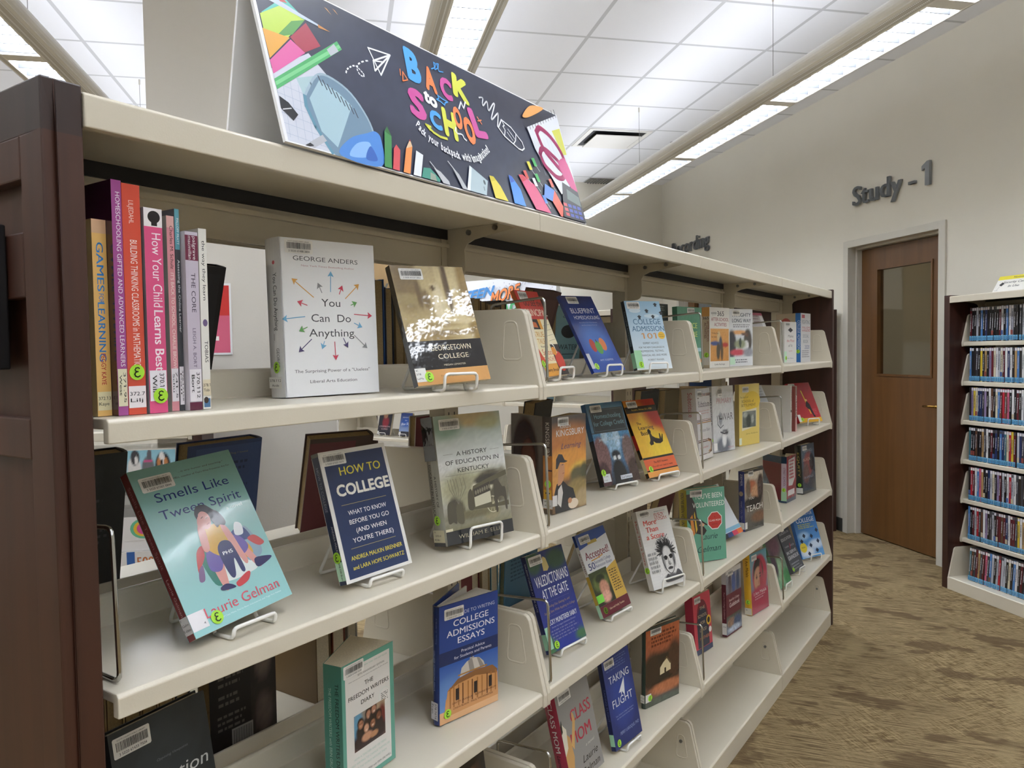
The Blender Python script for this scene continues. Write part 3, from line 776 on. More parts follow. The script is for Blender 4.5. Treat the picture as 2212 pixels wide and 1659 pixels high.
shown('B', 'paperback_book', 'sepia and black paperback with a woman between columns, on an easel', ('r1', .012, -.0146, .5451, 13.4, 17.6, 2.6, .1631, .2185, .0129), ('white wire easel under the sepia paperback',), cover='#2a2927', mat=P_WRAP,
      front=[('I', 0, .36, 1, 1, 36, 40, '#b3a071', '#8d7a52', [(.78, .6, .30, 1.2, '#c2b184', .5), (1.0, .62, .16, 1.0, '#8f7748', .6), (.70, .75, .05, .5, '#5c4a32', .6), (.42, .8, .16, .35, '#b9a77a', .5), (.15, .8, .2, .5, '#84704c', .7), (.12, .55, .25, .1, '#9b8a5f', .8), (.38, .55, .06, .16, '#7c6845', .6), (.30, .62, .05, .25, '#6b5839', .7), (.55, .5, .09, .30, '#cfc19b', .5), (.52, .40, .07, .2, '#d7caa6', .5), (.50, .70, .035, .05, '#5b4830', .5), (.50, .75, .06, .025, '#c7b78c', .5), (.60, .24, .05, .03, '#4a3a26', .5), (.5, .1, .8, .05, '#8a744b', .9), (.3, .03, .6, .05, '#9b855a', .9), (.35, .2, .5, .05, '#9b8658', .9), (.8, .26, .25, .06, '#c7b68a', .6)], .07),
             ('I', 0, .12, 1, .36, 20, 8, '#242428', '#2a2a2e', [], .25), ('R', 0, 0, 1, .12, '#cf9c62'),
             t('GEORGETOWN', .55, .275, .56, .048, '#d7cfb2'), t('COLLEGE', .56, .205, .42, .042, '#d7cfb2'), t('MEGAN LEMASTER', .55, .145, .30, .016, '#cfc6ad'), t('The Campus History Series', .56, .055, .48, .018, '#8f6d44', 0, 0, .3)],
      bc=(.10, .975, .050, .021, '3 5020 61527 2022'), dots=(('f', .165, .065),), call=(('f', [('R', 0, .03, .14, .14, '#d9d8d2'), t('K', .03, .115, .03, .014, K_), t('378', .04, .085, .06, .016, K_), t('LeMa', .05, .05, .08, .016, K_)]),), spine=[('R', 0, .37, 1, 1, '#3a352c')])

# ---- first bay, top shelf: the upright run of spines at the end panel
def spinebook(name, label, x, y, roll, tw, h, col, ops, dep=.15, side=None, call=(), dots=(), hard=False, mat=None, pages=None, z=None, group='books standing spine-out at the near end of the top shelf', lv='r1', xoff=0):
    """upright book, spine towards the aisle. tw = thickness"""
    if x < -.3:   # stands on the far side: spine away from us, fore-edge showing
        return book(name, label, lv, 0, x, y, 90, 0, 0, dep, h, tw, cover=side or col, backc=side or col, spinec=col, hard=True, pages=pages, group=group, mat=P_MATTE)[0]
    root, M = book(name, label, lv, 0, x, y+tw, -90, 0, 0, dep, h, tw, cover=side or col, backc=side or col, spinec=col, spine=[('R', 0, 0, 1, 1, col)]+list(ops), call=call, dots=dots, hard=False, mat=mat or P_GLOSS, pages=pages, group=group, z=z)
    return root
def cl(l1, l2, y0=.03, y1=.135, bg='#d9d2b4', rot=-90):
    if rot: return ('s', [('R', .04, y0, .96, y1, bg), t(l1, .58, (y0+y1)/2, (y1-y0)*.8, .26, K_, 0, -90), t(l2, .18, (y0+y1)/2+.01, (y1-y0)*.55, .26, K_, 0, -90)])
    return ('s', [('R', .02, y0, .98, y1, bg), t(l1, .5, (y0+y1)/2+.006, .84, .017, K_), t(l2, .45, (y0+y1)/2-.022, .70, .017, K_)])
SG = 'spine-out books beside the near end panel'
def sb(*a, **k): return spinebook(*a, group=SG, **k)
sb('paperback_book', 'pale orange spine with blue and red lettering against the end panel', -.0433, .0251, .9, .0165, .2250, '#e6b96d',
   [('R', 0, .93, 1, 1, '#d9b08a'), t('GAMES', .28, .76, .25, .50, '#2f7fc4', .012, -90), t('FOR', .36, .60, .05, .34, '#2f7fc4', 0, -90), t('LEARNING', .26, .43, .30, .50, '#2f7fc4', .012, -90), t('PEGGY KAYE', .36, .24, .16, .34, '#b53a36', .01, -90)], side='#d9c08a', call=(cl('372.13', 'Kaye', .03, .125, '#ddd3a8', 0),))
sb('paperback_book', 'tallest purple spine with white capitals beside the orange red one', -.0303, .0374+.0046, .1, .0118, .2704, '#9c4a8b',
   [t('HOMESCHOOLING GIFTED AND ADVANCED LEARNERS', .40, .58, .74, .46, '#e6d7e4', 0, -90)], side='#3c1230', dep=.19, call=(cl('371.95', 'West', .04, .20),))
sb('paperback_book', 'orange red spine with a round green sticker low on it', -.0307, .0545, .2, .0217, .2685, '#cf4e3a',
   [t('LILJEDAHL', .36, .88, .10, .28, '#e9c9c0', 0, -90), t('BUILDING THINKING CLASSROOMS in MATHEMATICS', .38, .48, .56, .40, '#f0dcd6', 0, -90)], side='#b83a2c', dep=.19, call=(cl('372.7', 'Lilj', .03, .125, '#e6dfe0', 0),), dots=(('s', .5, .185),))
sb('paperback_book', 'bright pink spine with a black head silhouette at the top', -.0277, .0785, .2, .0230, .2439, '#d4507f',
   [('R', 0, .91, 1, 1, '#e4e0e0'), ('E', .55, .958, .34, .030, '#1c1a20'), ('R', .4, .915, .72, .94, '#1c1a20'), t('How Your Child', .40, .70, .36, .52, '#f2dfe8', 0, -90), t('Learns Best', .40, .355, .30, .52, '#f2dfe8', .02, -90)], side='#8d8f96', dep=.16, call=(cl('370.1523', 'Will', .06, .21, '#e0dce2'),), dots=(('s', .6, .085),))
sb('paperback_book', 'thin faded pink spine just right of the bright pink one', -.0381, .1135, .2, .0098, .2400, '#cf8a92',
   [('R', 0, .94, 1, 1, '#d8a9a4'), t('Charles M. Schulz', .40, .84, .22, .44, '#3a2c30', 0, -90), t("IT'S BACK TO SCHOOL, CHARLIE BROWN", .36, .46, .50, .46, '#ead2d0', 0, -90)], side='#b9b4aa', dep=.17, call=(cl('741.5', 'Schu', .05, .22, '#dcd8dc'),))
sb('paperback_book', 'dark grey spine with a teal top behind the faded pink one', -.0375, .1240, .7, .0062, .2496, '#3a3d42',
   [('R', 0, .80, 1, 1, '#5c9aa6'), t('PALLOFF PRATT', .36, .89, .13, .5, '#d9e2e4', 0, -90), t('Assessing the Online Learner', .4, .57, .36, .5, '#c9ccd0', 0, -90)], side='#6a747a', dep=.18, call=(cl('378.17358', 'Pall', .03, .22, '#dcd8dc'),))
sb('hardcover_book', 'lilac grey spine with a maroon band at its top', -.0291, .1318, .3, .0175, .2225, '#bdb4c2',
   [('R', 0, .84, 1, .98, '#6b2a42'), t('palgrave', .60, .91, .13, .26, '#d9c9d0', 0, -90), t('macmillan', .24, .91, .13, .26, '#d9c9d0', 0, -90), t('THE CORE', .4, .66, .22, .34, '#4a4350', 0, -90), t('LEIGH A. BORT', .4, .35, .22, .26, '#6b6072', 0, -90), ('R', 0, 0, 1, .045, '#5a1f3a')], side='#d2ccd4', dep=.16, call=(cl('370.112', 'Bort', .05, .23, '#dedade'),))
sb('paperback_book', 'white spine with plain black lettering, last of the upright run', -.0336, .1535, .2, .0112, .2289, '#dcdad2',
   [t('the way they learn', .4, .77, .33, .42, '#3c3c40', 0, -90), ('E', .55, .48, .3, .02, '#6a5a80'), t('TOBIAS', .4, .32, .12, .46, '#3c3c40', 0, -90), ('R', .1, .01, .9, .06, '#4a6f94'), ('E', .4, .05, .3, .018, '#3a2f2a')], side='#c4c0b6', dep=.17, call=(cl('378.1', 'Tobi', .075, .165, '#d8ccb0', 0),))

# ---- first bay, second shelf
art = [('R', 0, 0, 1, 1, '#96c9c9', '#86b3ad'),
       t('...is wry humor and touching."', .66, .93, .46, .011, '#5a4a48', 0, 0, .2), t('-LAUREN GERSHELL, coauthor of That\'s What Frenemies Are For', .56, .898, .76, .011, '#5a4a48'),
       t('Smells Like', .50, .785, .72, .058, '#2d3a74'), t('Tween Spirit', .52, .68, .80, .058, '#2d3a74'), t('a novel', .81, .63, .17, .024, '#d4ebe8', .008),
       # laundry basket, clothes and a seated figure
       ('S', [(.34, .235), (.30, .42), (.40, .44), (.44, .24)], '#2f7a6c'), ('S', [(.24, .33), (.29, .44), (.36, .47), (.35, .41), (.29, .36)], '#c24848'), ('S', [(.22, .28), (.25, .34), (.30, .36), (.27, .28)], '#7a5c86'),
       ('S', [(.42, .235), (.44, .38), (.74, .40), (.80, .26), (.70, .225)], '#dfe6e4'), ('S', [(.72, .30), (.74, .46), (.83, .50), (.90, .36), (.86, .30)], '#8aa3b4'), ('S', [(.62, .45), (.70, .50), (.80, .50), (.84, .43), (.76, .42)], '#34417c'), ('S', [(.80, .42), (.88, .43), (.95, .37), (.88, .36)], '#c24848'), ('S', [(.70, .47), (.74, .54), (.80, .52), (.78, .46)], '#dfe4e8'), ('S', [(.70, .32), (.72, .40), (.78, .40), (.80, .33)], '#cf9c40'),
       ('S', [(.38, .42), (.40, .20), (.45, .19), (.48, .30), (.50, .42)], '#d89a92'), ('S', [(.66, .43), (.72, .43), (.83, .26), (.78, .25)], '#d89a92'), ('S', [(.37, .42), (.35, .32), (.45, .30), (.52, .40), (.47, .46)], '#6a58a4'), ('S', [(.58, .47), (.72, .46), (.78, .38), (.68, .34), (.58, .40)], '#6a58a4'),
       ('S', [(.40, .44), (.42, .54), (.50, .57), (.60, .565), (.64, .52), (.62, .44), (.52, .37)], '#d6a83a'), ('S', [(.36, .44), (.38, .56), (.42, .60), (.45, .58), (.42, .44)], '#d89a92'), ('S', [(.60, .56), (.66, .52), (.70, .38), (.72, .30), (.68, .29), (.62, .43)], '#d89a92'),
       ('S', [(.50, .25), (.48, .40), (.53, .455), (.61, .45), (.64, .40), (.66, .26), (.62, .25), (.60, .34), (.55, .24)], '#2c3166'), t('PHS', .565, .375, .10, .022, '#e6e8ee', .01),
       ('E', .475, .615, .062, .062, '#d89a92'), ('S', [(.425, .61), (.41, .655), (.45, .70), (.53, .70), (.59, .66), (.635, .63), (.665, .575), (.645, .545), (.60, .555), (.565, .545), (.545, .59), (.525, .645), (.48, .665), (.44, .65)], '#2a2530'), ('L', [(.455, .625), (.475, .632)], .001, '#3a2a2c'), ('L', [(.495, .615), (.515, .62)], .001, '#3a2a2c'), ('L', [(.485, .58), (.51, .585)], .0012, '#a8403c'), ('S', [(.39, .56), (.41, .62), (.44, .64), (.43, .58)], '#d89a92'),
       ('S', [(.37, .205), (.38, .185), (.50, .175), (.49, .195), (.43, .215)], '#2b2a5c'), ('S', [(.77, .26), (.80, .295), (.95, .275), (.93, .255), (.80, .235)], '#2b2a5c'), ('S', [(.52, .195), (.56, .21), (.66, .235), (.69, .225), (.64, .185), (.54, .17)], '#c43c44'),
       t('Laurie Gelman', .53, .075, .76, .062, '#cf5868'), t('Author of Class Mom, You\'ve Been Volunteered, and Yoga Pant Nation', .55, .045, .70, .010, '#d9efee', 0, 0, .2)]
shown('C', 'paperback_book', 'teal paperback with a drawn seated woman, nearest on the second shelf', ('r2', .012, -.0411, .1380, -2.5, 27.7, 4.5, .1662, .2367, .0173), ('white wire easel under the teal paperback', dict(lipz=.001)), cover='#8fbfbd', spinec='#7a2a30', front=art, mat=P_GLOSS,
      spine=[t('Smells Like Tween Spirit', .36, .67, .50, .34, '#b46a6e', 0, -90), t('Laurie Gelman', .36, .25, .22, .30, '#d49a9c', 0, -90)], bc=(.06, .945, .050, .021, '3 5020 61561 0844'), dots=(('f', .235, .062),),
      call=(('f', [('R', 0, .035, .15, .135, '#e4e2e4'), t('4', .12, .055, .018, .014, K_)]), ('s', [('R', 0, .035, 1, .135, '#dcdada'), t('F', .15, .115, .12, .014, K_), t('Gelm', .5, .085, .8, .014, K_), t('S class', .5, .055, .9, .014, K_)])))
art = [('R', 0, 0, 1, 1, '#dcdbd6'), ('R', .05, .025, .95, .965, '#22335a', '#243459'), t('HOW TO', .55, .80, .62, .068, '#d6c948', .012), t('COLLEGE', .54, .645, .80, .088, '#e4e2d8', .035), ('R', .16, .572, .84, .575, '#a9a26a'),
       t('WHAT TO KNOW', .52, .49, .58, .036, '#e3e6ea', .006), t('BEFORE YOU GO', .52, .42, .60, .036, '#e3e6ea', .006), t('(AND WHEN', .52, .35, .46, .036, '#e3e6ea', .006), t("YOU'RE THERE)", .52, .28, .62, .036, '#e3e6ea', .006), ('R', .16, .24, .84, .243, '#a9a26a'),
       t('ANDREA MALKIN BRENNER', .52, .155, .78, .034, '#d6c948', .008), t('and LARA HOPE SCHWARTZ', .52, .085, .78, .032, '#d6c948', .006)]
shown('D', 'paperback_book', 'navy paperback with a white border and yellow heading, on an easel', ('r2', .012, -.0533, .4107, 4.0, 16.5, 1.2, .1434, .2143, .0187), ('white wire easel under the navy white-bordered paperback', dict(lipz=.002)), cover='#dcdbd6', spinec='#1f2c4c', front=art,
      spine=[t('HOW TO COLLEGE', .3, .72, .34, .34, '#8b94a8', 0, -90), t('ANDREA MALKIN', .55, .33, .22, .25, '#b9bcc8', 0, -90), ('R', 0, .97, 1, 1, '#6d6f66'), ('R', 0, .03, 1, .17, '#b5dcbb'), t('378.198 Bren', .45, .10, .13, .22, K_, 0, -90)], bc=(.02, .985, .050, .021), dots=(('s', .5, .205),), mat=P_GLOSS)
art = [('R', 0, 0, 1, 1, '#a8a895'), ('I', 0, .60, 1, 1, 20, 16, '#d6d8d6', '#8fa394', [(.55, .92, .5, .25, '#b7a069', .8), (.15, .75, .3, .3, '#7f9a86', .9), (.8, .8, .25, .2, '#a7a77a', .9)], .06), ('I', 0, .1, 1, .63, 40, 34, '#7a755a', '#d6d8d4',
        [(.5, .62, .9, .3, '#b6b492', .9), (.3, .55, .3, .4, '#9a977a', .9), (.75, .55, .33, .30, '#5a5547', .3), (.60, .58, .18, .12, '#cfc8ac', .4), (.7, .66, .24, .10, '#3c3a33', .4), (.16, .3, .10, .22, '#4a463a', .5), (.25, .26, .07, .2, '#57523f', .5), (.7, .2, .16, .17, '#8f8768', .5), (.4, .2, .5, .1, '#6b664c', .9), (.93, .55, .1, .35, '#6f6a58', .6)], .10)]
for k in range(9):
    a = PI*2*k/9; art.append(('L', [(.73, .25), (.73+.085*math.cos(a), .25+.06*math.sin(a))], .0008, '#c9c2a2'))
art += [('L', [(.73+.09*math.cos(PI*2*k/16), .25+.064*math.sin(PI*2*k/16)) for k in range(17)], .0016, '#cfc8aa'), ('P', [(.44, .385), (.46, .42), (.70, .465), (.99, .51), (.99, .47), (.72, .43), (.72, .25), (.98, .26), (.98, .22), (.44, .235)], '#57523f'), ('P', [(.46, .255), (.46, .37), (.71, .40), (.71, .27)], '#c4bfa6'), ('P', [(.46, .33), (.46, .395), (.71, .435), (.71, .36)], '#3f3b33')]+[('E', .49+.035*i, .365+.005*i, .014, .018, '#7a7462') for i in range(7)]+[('S', [(.76, .30), (.78, .42), (.84, .44), (.90, .38), (.95, .36), (.95, .20), (.92, .20), (.91, .29), (.82, .29), (.80, .19), (.77, .19)], '#4a453a'), ('S', [(.05, .18), (.06, .30), (.12, .33), (.17, .28), (.17, .16), (.12, .17), (.08, .16)], '#4a4638'), ('S', [(.18, .17), (.19, .29), (.24, .32), (.28, .26), (.27, .15)], '#575240'), ('S', [(.36, .25), (.37, .36), (.42, .40), (.45, .34), (.44, .24)], '#4f4a3c')]
for x0 in (.10, .14, .18, .22, .28, .33): art.append(('L', [(.22, .30), (x0+.02, .42), (x0, .50)], .0008, '#6b675a'))
art += [t('A HISTORY', .50, .675, .46, .036, '#34342f'), t('OF EDUCATION IN', .50, .610, .80, .036, '#34342f'), t('KENTUCKY', .50, .545, .47, .036, '#34342f'), ('R', .08, .692, .22, .694, '#6a6a62'), ('R', .78, .692, .92, .694, '#6a6a62'), ('R', .08, .525, .92, .527, '#6a6a62'), ('R', 0, 0, 1, .105, '#23262b'), t('WILLIAM E. ELLIS', .50, .037, .66, .032, '#a7a186')]
shown('E', 'hardcover_book', 'hardcover with a sepia wagon photograph in a shiny clear wrap, on an easel', ('r2', .012, -.0681, .6805, 13.0, 8.7, .5, .1696, .2461, .0351), ('white wire easel under the hardcover with the wagon photograph', dict(a=.04, lipz=.03)), hard=True, mat=P_WRAP, cover='#3a3c38', spinec='#a9a89a', front=art,
      spine=[('R', 0, .66, 1, 1, '#24272a'), ('R', 0, .66, 1, .78, '#4d5256'), t('A HISTORY OF', .62, .42, .24, .20, '#43433e', 0, -90), t('EDUCATION IN KENTUCKY', .26, .42, .42, .20, '#43433e', 0, -90), ('R', 0, 0, 1, .03, '#23262b')], bc=(.07, .97, .050, .021), dots=(('s', .55, .20),), call=(('s', [('R', .0, .03, 1, .125, '#cdc6a8'), t('K', .2, .105, .10, .012, K_), t('370.9', .45, .075, .5, .014, K_), t('Elli', .35, .045, .4, .014, K_)]), ('f', [('R', 0, .03, .10, .125, '#cdc6a8')])))

# ---- first bay, third and fourth shelf
shown('F', 'hardcover_book', 'black book with handwritten chalk style title at the bottom left', ('r3', 0, -.1062, .0788, -8.2, 11.0, -.8, .1559, .2193, .0200), cover='#1b1d20', hard=True, mat=P_MATTE,
      front=[('I', 0, 0, 1, 1, 12, 16, '#1c2023', '#202528', [(.5, .7, .4, .4, '#2b3236', .9)], .15), t('Opposing Viewpoints', .58, .715, .33, .016, '#6d7478', 0, 0, .25), t('Education', .52, .555, .84, .085, '#c9cccb', 0, 0, .15)], bc=(.03, .965, .056, .026, '3 5020 61433 7504'))
art = [('R', 0, 0, 1, 1, '#5f9d8c'), ('R', .06, .04, .92, .955, '#d9d6d0'), t('#1 NEW YORK TIMES BESTSELLER', .62, .92, .5, .013, '#8fb4a6'), t('20TH ANNIVERSARY EDITION', .55, .865, .52, .016, '#3a3a3a'), t('With new journal entries and an introduction by Erin Gruwell', .50, .84, .76, .010, '#5a5a5a'),
       t('THE', .50, .765, .17, .036, K_, .006), t('FREEDOM WRITERS', .50, .695, .78, .036, K_, .006), t('DIARY', .47, .625, .26, .036, K_, .006), ('E', .80, .58, .115, .075, '#c4d6ce'), ('E', .80, .58, .11, .072, '#dcd9d3')]
art += lines(.73, .88, .55, .61, 5, '#6b6b68', 4)
art += [('I', .20, .27, .80, .56, 40, 30, '#6b4a40', '#8b8276', [(.12, .6, .2, .6, '#5f93b0', .6), (.85, .8, .25, .4, '#a08a72', .7), (.9, .5, .16, .5, '#6b2f2c', .6), (.5, .2, .7, .35, '#33262a', .5)] +
        [q for cx, cy, sk in ((.45, .84, '#b07f66'), (.62, .90, '#a87860'), (.20, .68, '#a8765a'), (.78, .64, '#7a4c38'), (.58, .52, '#9a6a50'), (.37, .50, '#c8987c')) for q in ((cx, cy-.20, .17, .22, '#2e2528', .5), (cx, cy+.03, .12, .17, '#2c1d1a', .35), (cx+.01, cy-.01, .085, .125, sk, .35), (cx-.02, cy+.015, .018, .014, '#3a2420', .6), (cx+.04, cy+.015, .018, .014, '#3a2420', .6), (cx+.01, cy-.06, .035, .016, '#e0c4b4', .6))] + [(.40, .25, .2, .14, '#c08d70', .5), (.62, .2, .16, .1, '#b5835f', .5)], .05),
        t('HOW A TEACHER AND 150 TEENS', .50, .205, .62, .018, '#a7c0b4'), t('USED WRITING TO CHANGE THEMSELVES', .50, .165, .76, .018, '#a7c0b4'), t('AND THE WORLD AROUND THEM', .50, .125, .62, .018, '#a7c0b4'), t('THE FREEDOM WRITERS with ERIN GRUWELL', .50, .065, .80, .018, '#3a3a3a')]
shown('G', 'paperback_book', 'green and white paperback with a group photo, standing slightly open', ('r3', 0, -.0691, .4091, -5.6, 1.0, -.9, .1343, .2066, .0386), cover='#5f9d8c', spinec='#4a8272', front=art, opn=22, fan=((0, 1),), pages=M_PAGES,
      spine=[t('THE FREEDOM WRITERS DIARY', .62, .48, .76, .20, '#26342f', 0, -90), t('THE FREEDOM WRITERS with ERIN GRUWELL', .26, .46, .72, .15, '#9cc3b4', 0, -90)], bc=(.03, .99, .050, .021, '3 5020 61050 5250'), dots=(('s', .66, .10),))
art = [('R', 0, 0, 1, 1, '#2a4f94', '#23408c'), t('A GUIDE TO WRITING', .58, .885, .72, .032, '#b9c6e4'), t('COLLEGE', .53, .80, .60, .055, '#e3e8f2', .006), t('ADMISSIONS', .53, .72, .82, .055, '#e3e8f2', .006), t('ESSAYS', .53, .645, .46, .055, '#e3e8f2', .006), ('R', 0, .49, 1, .605, '#1d2f5e'), t('Practical Advice', .56, .558, .40, .026, '#cdd6ea'), t('for Students and Parents', .56, .515, .64, .026, '#cdd6ea'),
       ('I', 0, .10, 1, .49, 16, 12, '#6f93c4', '#2c57a6', [(.2, .3, .4, .5, '#5f86c0', .9)], .02), ('R', 0, 0, 1, .10, '#d9a878'), ('P', [(.08, .10), (.10, .20), (.98, .22), (1, .10)], '#c98f58'), ('P', [(.09, .12), (.13, .27), (.30, .33), (.60, .345), (.88, .33), (.99, .27), (1, .06), (.05, .05)], '#c9905a'), ('P', [(.12, .26), (.30, .34), (.60, .36), (.90, .345), (.99, .29), (.97, .26), (.60, .31), (.30, .295)], '#8a5f3a'), ('P', [(.33, .345), (.36, .42), (.45, .46), (.56, .475), (.66, .46), (.74, .41), (.77, .355), (.56, .365)], '#c3bcb2'), ('P', [(.50, .365), (.47, .46), (.54, .475), (.58, .37)], '#8f8a84'), ('P', [(.68, .365), (.62, .465), (.66, .46), (.75, .37)], '#8f8a84'), ('R', .50, .47, .57, .485, '#a09a92'), ('L', [(.535, .485), (.535, .515)], .002, '#3c3a40'), ('R', .30, .36, .80, .372, '#a5763f')]
for x in (.16, .22, .30, .37, .46, .53, .62, .70, .79, .86, .94): art.append(('R', x, .11, x+.02, .29, '#6a4226' if int(x*100) % 2 else '#a06c3c'))
for x in (.26, .57, .83): art.append(('R', x, .16, x+.055, .26, '#2c2426'))
art += [t('GARY M. FRANKLIN   SUZANNE FRANKLIN', .58, .135, .76, .017, '#5a3a24'), t('LINDA BLACK   PAUL WEINGARTEN', .56, .09, .68, .017, '#5a3a24')]
shown('H', 'hardcover_book', 'blue hardcover with a stone dome picture, standing open on the third shelf', ('r3', 0, -.0873, .6703, 9.9, 0, -1.0, .1565, .2274, .0194), hard=True, cover='#25448f', spinec='#1b2f66', backc='#25448f', front=art, opn=30, fan=((0, .55), (.8, .84)), mat=P_GLOSS, pages=paint('page_edges_white', '#e2dfd6', .8, var=.06, scale=300),
      spine=[t('COLLEGE ADMISSIONS ESSAYS', .35, .46, .34, .24, '#8b9cc8', 0, -90), t('A Guide to Writing', .7, .80, .22, .2, '#5f74aa', 0, -90)], bc=(.08, .965, .050, .021), dots=(('f', .125, .075),), call=(('s', [('R', .0, .045, 1, .195, '#cfcdd2'), t('378.1616', .55, .12, .13, .26, K_, 0, -90), t('Fran', .12, .135, .08, .26, K_, 0, -90)]),))
art = [('I', 0, 0, 1, 1, 30, 36, '#2b2826', '#35302c', [(.45, .62, .5, .36, '#4a3428', .5), (.52, .60, .33, .26, '#8a5f44', .5), (.5, .82, .42, .16, '#1d1a1a', .4), (.14, .68, .12, .24, '#97684a', .5), (.1, .85, .12, .12, '#3a5ea0', .6), (.38, .62, .06, .03, '#1a1414', .4), (.64, .62, .06, .03, '#1a1414', .4), (.5, .52, .07, .05, '#6b442f', .6), (.5, .44, .12, .03, '#5a2f28', .5)], .04)]
shown('P2', 'hardcover_book', 'dark hardcover with a child face photograph, low on the fourth shelf of the first bay', ('r4', 0, -.118, .690, 8, 9, 0, .165, .235, .030), hard=True, cover='#2b2826', front=art, bc=(.04, .93, .050, .021), pages=M_PAGES2)

# ---- second bay
art = [('R', 0, 0, 1, 1, '#d99a3e'), ('R', 0, .66, 1, 1, '#b9352c'), t('GO SEE the', .58, .82, .78, .075, '#2a1f1d', .012), t('PRINCIPAL', .60, .70, .92, .085, '#ecd9c4', .012), ('P', [(.05, .66), (.50, .66), (.50, .54), (.05, .54)], '#2a2625'), ('P', [(.12, .64), (.40, .62), (.42, .56), (.14, .57)], '#c2642f'), ('R', .0, .14, .62, .54, '#e3d7ae'), ('P', [(0, .40), (.22, .12), (0, .10)], '#c4452c'), t('TRUE', .33, .45, .42, .065, '#c98f3a', .01), t('TALES', .35, .37, .38, .065, '#c98f3a', .01), t('from the', .36, .325, .3, .03, '#3a2a24'), t('School', .40, .24, .44, .07, '#c2452f'), t('TRENCHES', .38, .17, .5, .05, '#c2452f'), ('R', .62, .36, 1, .66, '#e6dcb8'), ('R', .62, 0, 1, .36, '#2a2625'), ('E', .82, .16, .18, .12, '#c23c2c'), ('L', [(.80, .26), (.78, .34), (.70, .38)], .004, '#e9e4d8'), ('E', .70, .28, .10, .05, '#d9903a'), t('Gerry Brooks', .36, .05, .56, .04, '#3a2f2a', .01)]
for i in range(4): art.append(('L', [(.66, .40+i*.06), (.96, .42+i*.06)], .0008, '#8b8268'))
shown('I', 'paperback_book', 'red and orange paperback with cream school lettering, leaning on an easel', ('r1', .012, -.0465, 1.0131, -6.5, 22.2, 1.4, .1215, .2105, .0105), ('white wire easel under the red and orange paperback', dict(a=.04, shift=.62)), cover='#b9352c', spinec='#b8683a', front=art, spine=[('R', 0, 0, 1, .12, '#c6c2c0')], bc=(.10, .985, .045, .020), dots=(('f', .03, .14),), mat=P_MATTE)
art = [('I', 0, 0, 1, 1, 12, 20, '#2d4f9e', '#1f2f6e', [(.5, .4, .5, .3, '#3c6ab8', .9)], .03), t('BLUEPRINT', .52, .765, .74, .072, '#c9cfe0', 0), t('HOMESCHOOLING', .55, .685, .78, .050, '#c9cfe0', 0), t('How to Plan a Year of Home Education', .52, .635, .56, .014, '#8b9cc8', 0, 0, .2), t('that Fits the Reality of Your Life', .52, .600, .48, .014, '#8b9cc8', 0, 0, .2),
       ('E', .34, .34, .085, .085, '#b04038'), ('E', .66, .35, .095, .085, '#cf7a4a'), ('E', .50, .31, .10, .085, '#5a9a52'), ('L', [(.50, .38), (.49, .41)], .003, '#3a2f24'), t('AMY KNEPPER', .56, .135, .42, .026, '#a7b6da')]
shown('J', 'paperback_book', 'royal blue paperback with three apples, leaning on an easel', ('r1', .012, -.0777, 1.2878, 6.8, 27.6, 1.9, .1480, .2265, .0090), ('white wire easel under the blue paperback with apples',), cover='#22357c', front=art, bc=(.17, .985, .050, .021), dots=(('f', .16, .075),), call=(('f', [('R', 0, .05, .10, .24, '#b9bcc4')]),))
art = [('R', 0, 0, 1, 1, '#d6dfe2', '#8fb7d2'), ('E', .25, .86, .16, .035, '#c9d9e2'), ('E', .70, .78, .22, .03, '#c3d6e0'),
       t('COLLEGE', .53, .655, .78, .085, '#4a6f90', .006), t('ADMISSION', .53, .555, .92, .080, '#4a6f90', .006), t('101', .51, .445, .42, .085, '#c98f52', .004), ('E', .87, .49, .10, .055, '#e0b53a'), t('FULLY', .87, .495, .12, .016, '#5a4420'), t('REVISED', .87, .465, .13, .016, '#5a4420'),
       t('EXPERT ADVICE', .52, .365, .44, .030, '#454a4e'), t('FOR THE NEW CHALLENGES IN', .52, .305, .72, .028, '#454a4e'), t('ADMISSIONS, TESTING,', .52, .25, .66, .030, '#454a4e'), t('FINANCIAL AID, AND MORE', .54, .19, .74, .030, '#454a4e'), t('ROBERT FRANEK', .58, .125, .46, .026, '#454a4e'), ('R', 0, .02, .20, .28, '#9fd0a4')]
for cx, cy in ((.58, .86), (.86, .955), (.34, .77), (.73, .775), (.98, .83)): art += [('P', [(cx-.06, cy), (cx, cy+.022), (cx+.06, cy), (cx, cy-.022)], '#2a2c34'), ('R', cx-.03, cy-.035, cx+.03, cy-.008, '#2a2c34')]
shown('K', 'paperback_book', 'pale blue paperback with flying graduation caps, on an easel', ('r1', .012, -.0816, 1.5521, 20.9, 14.3, .9, .1412, .2034, .0150), ('white wire easel under the pale blue paperback with caps',), cover='#a9c4d4', spinec='#22242a', front=art, bc=(.05, .985, .050, .021), dots=(('f', .13, .075),), spine=[t('COLLEGE ADMISSION', .4, .6, .5, .34, '#7fa0a8', 0, -90), ('R', 0, .03, 1, .25, '#8fbf9a')], mat=P_MATTE)
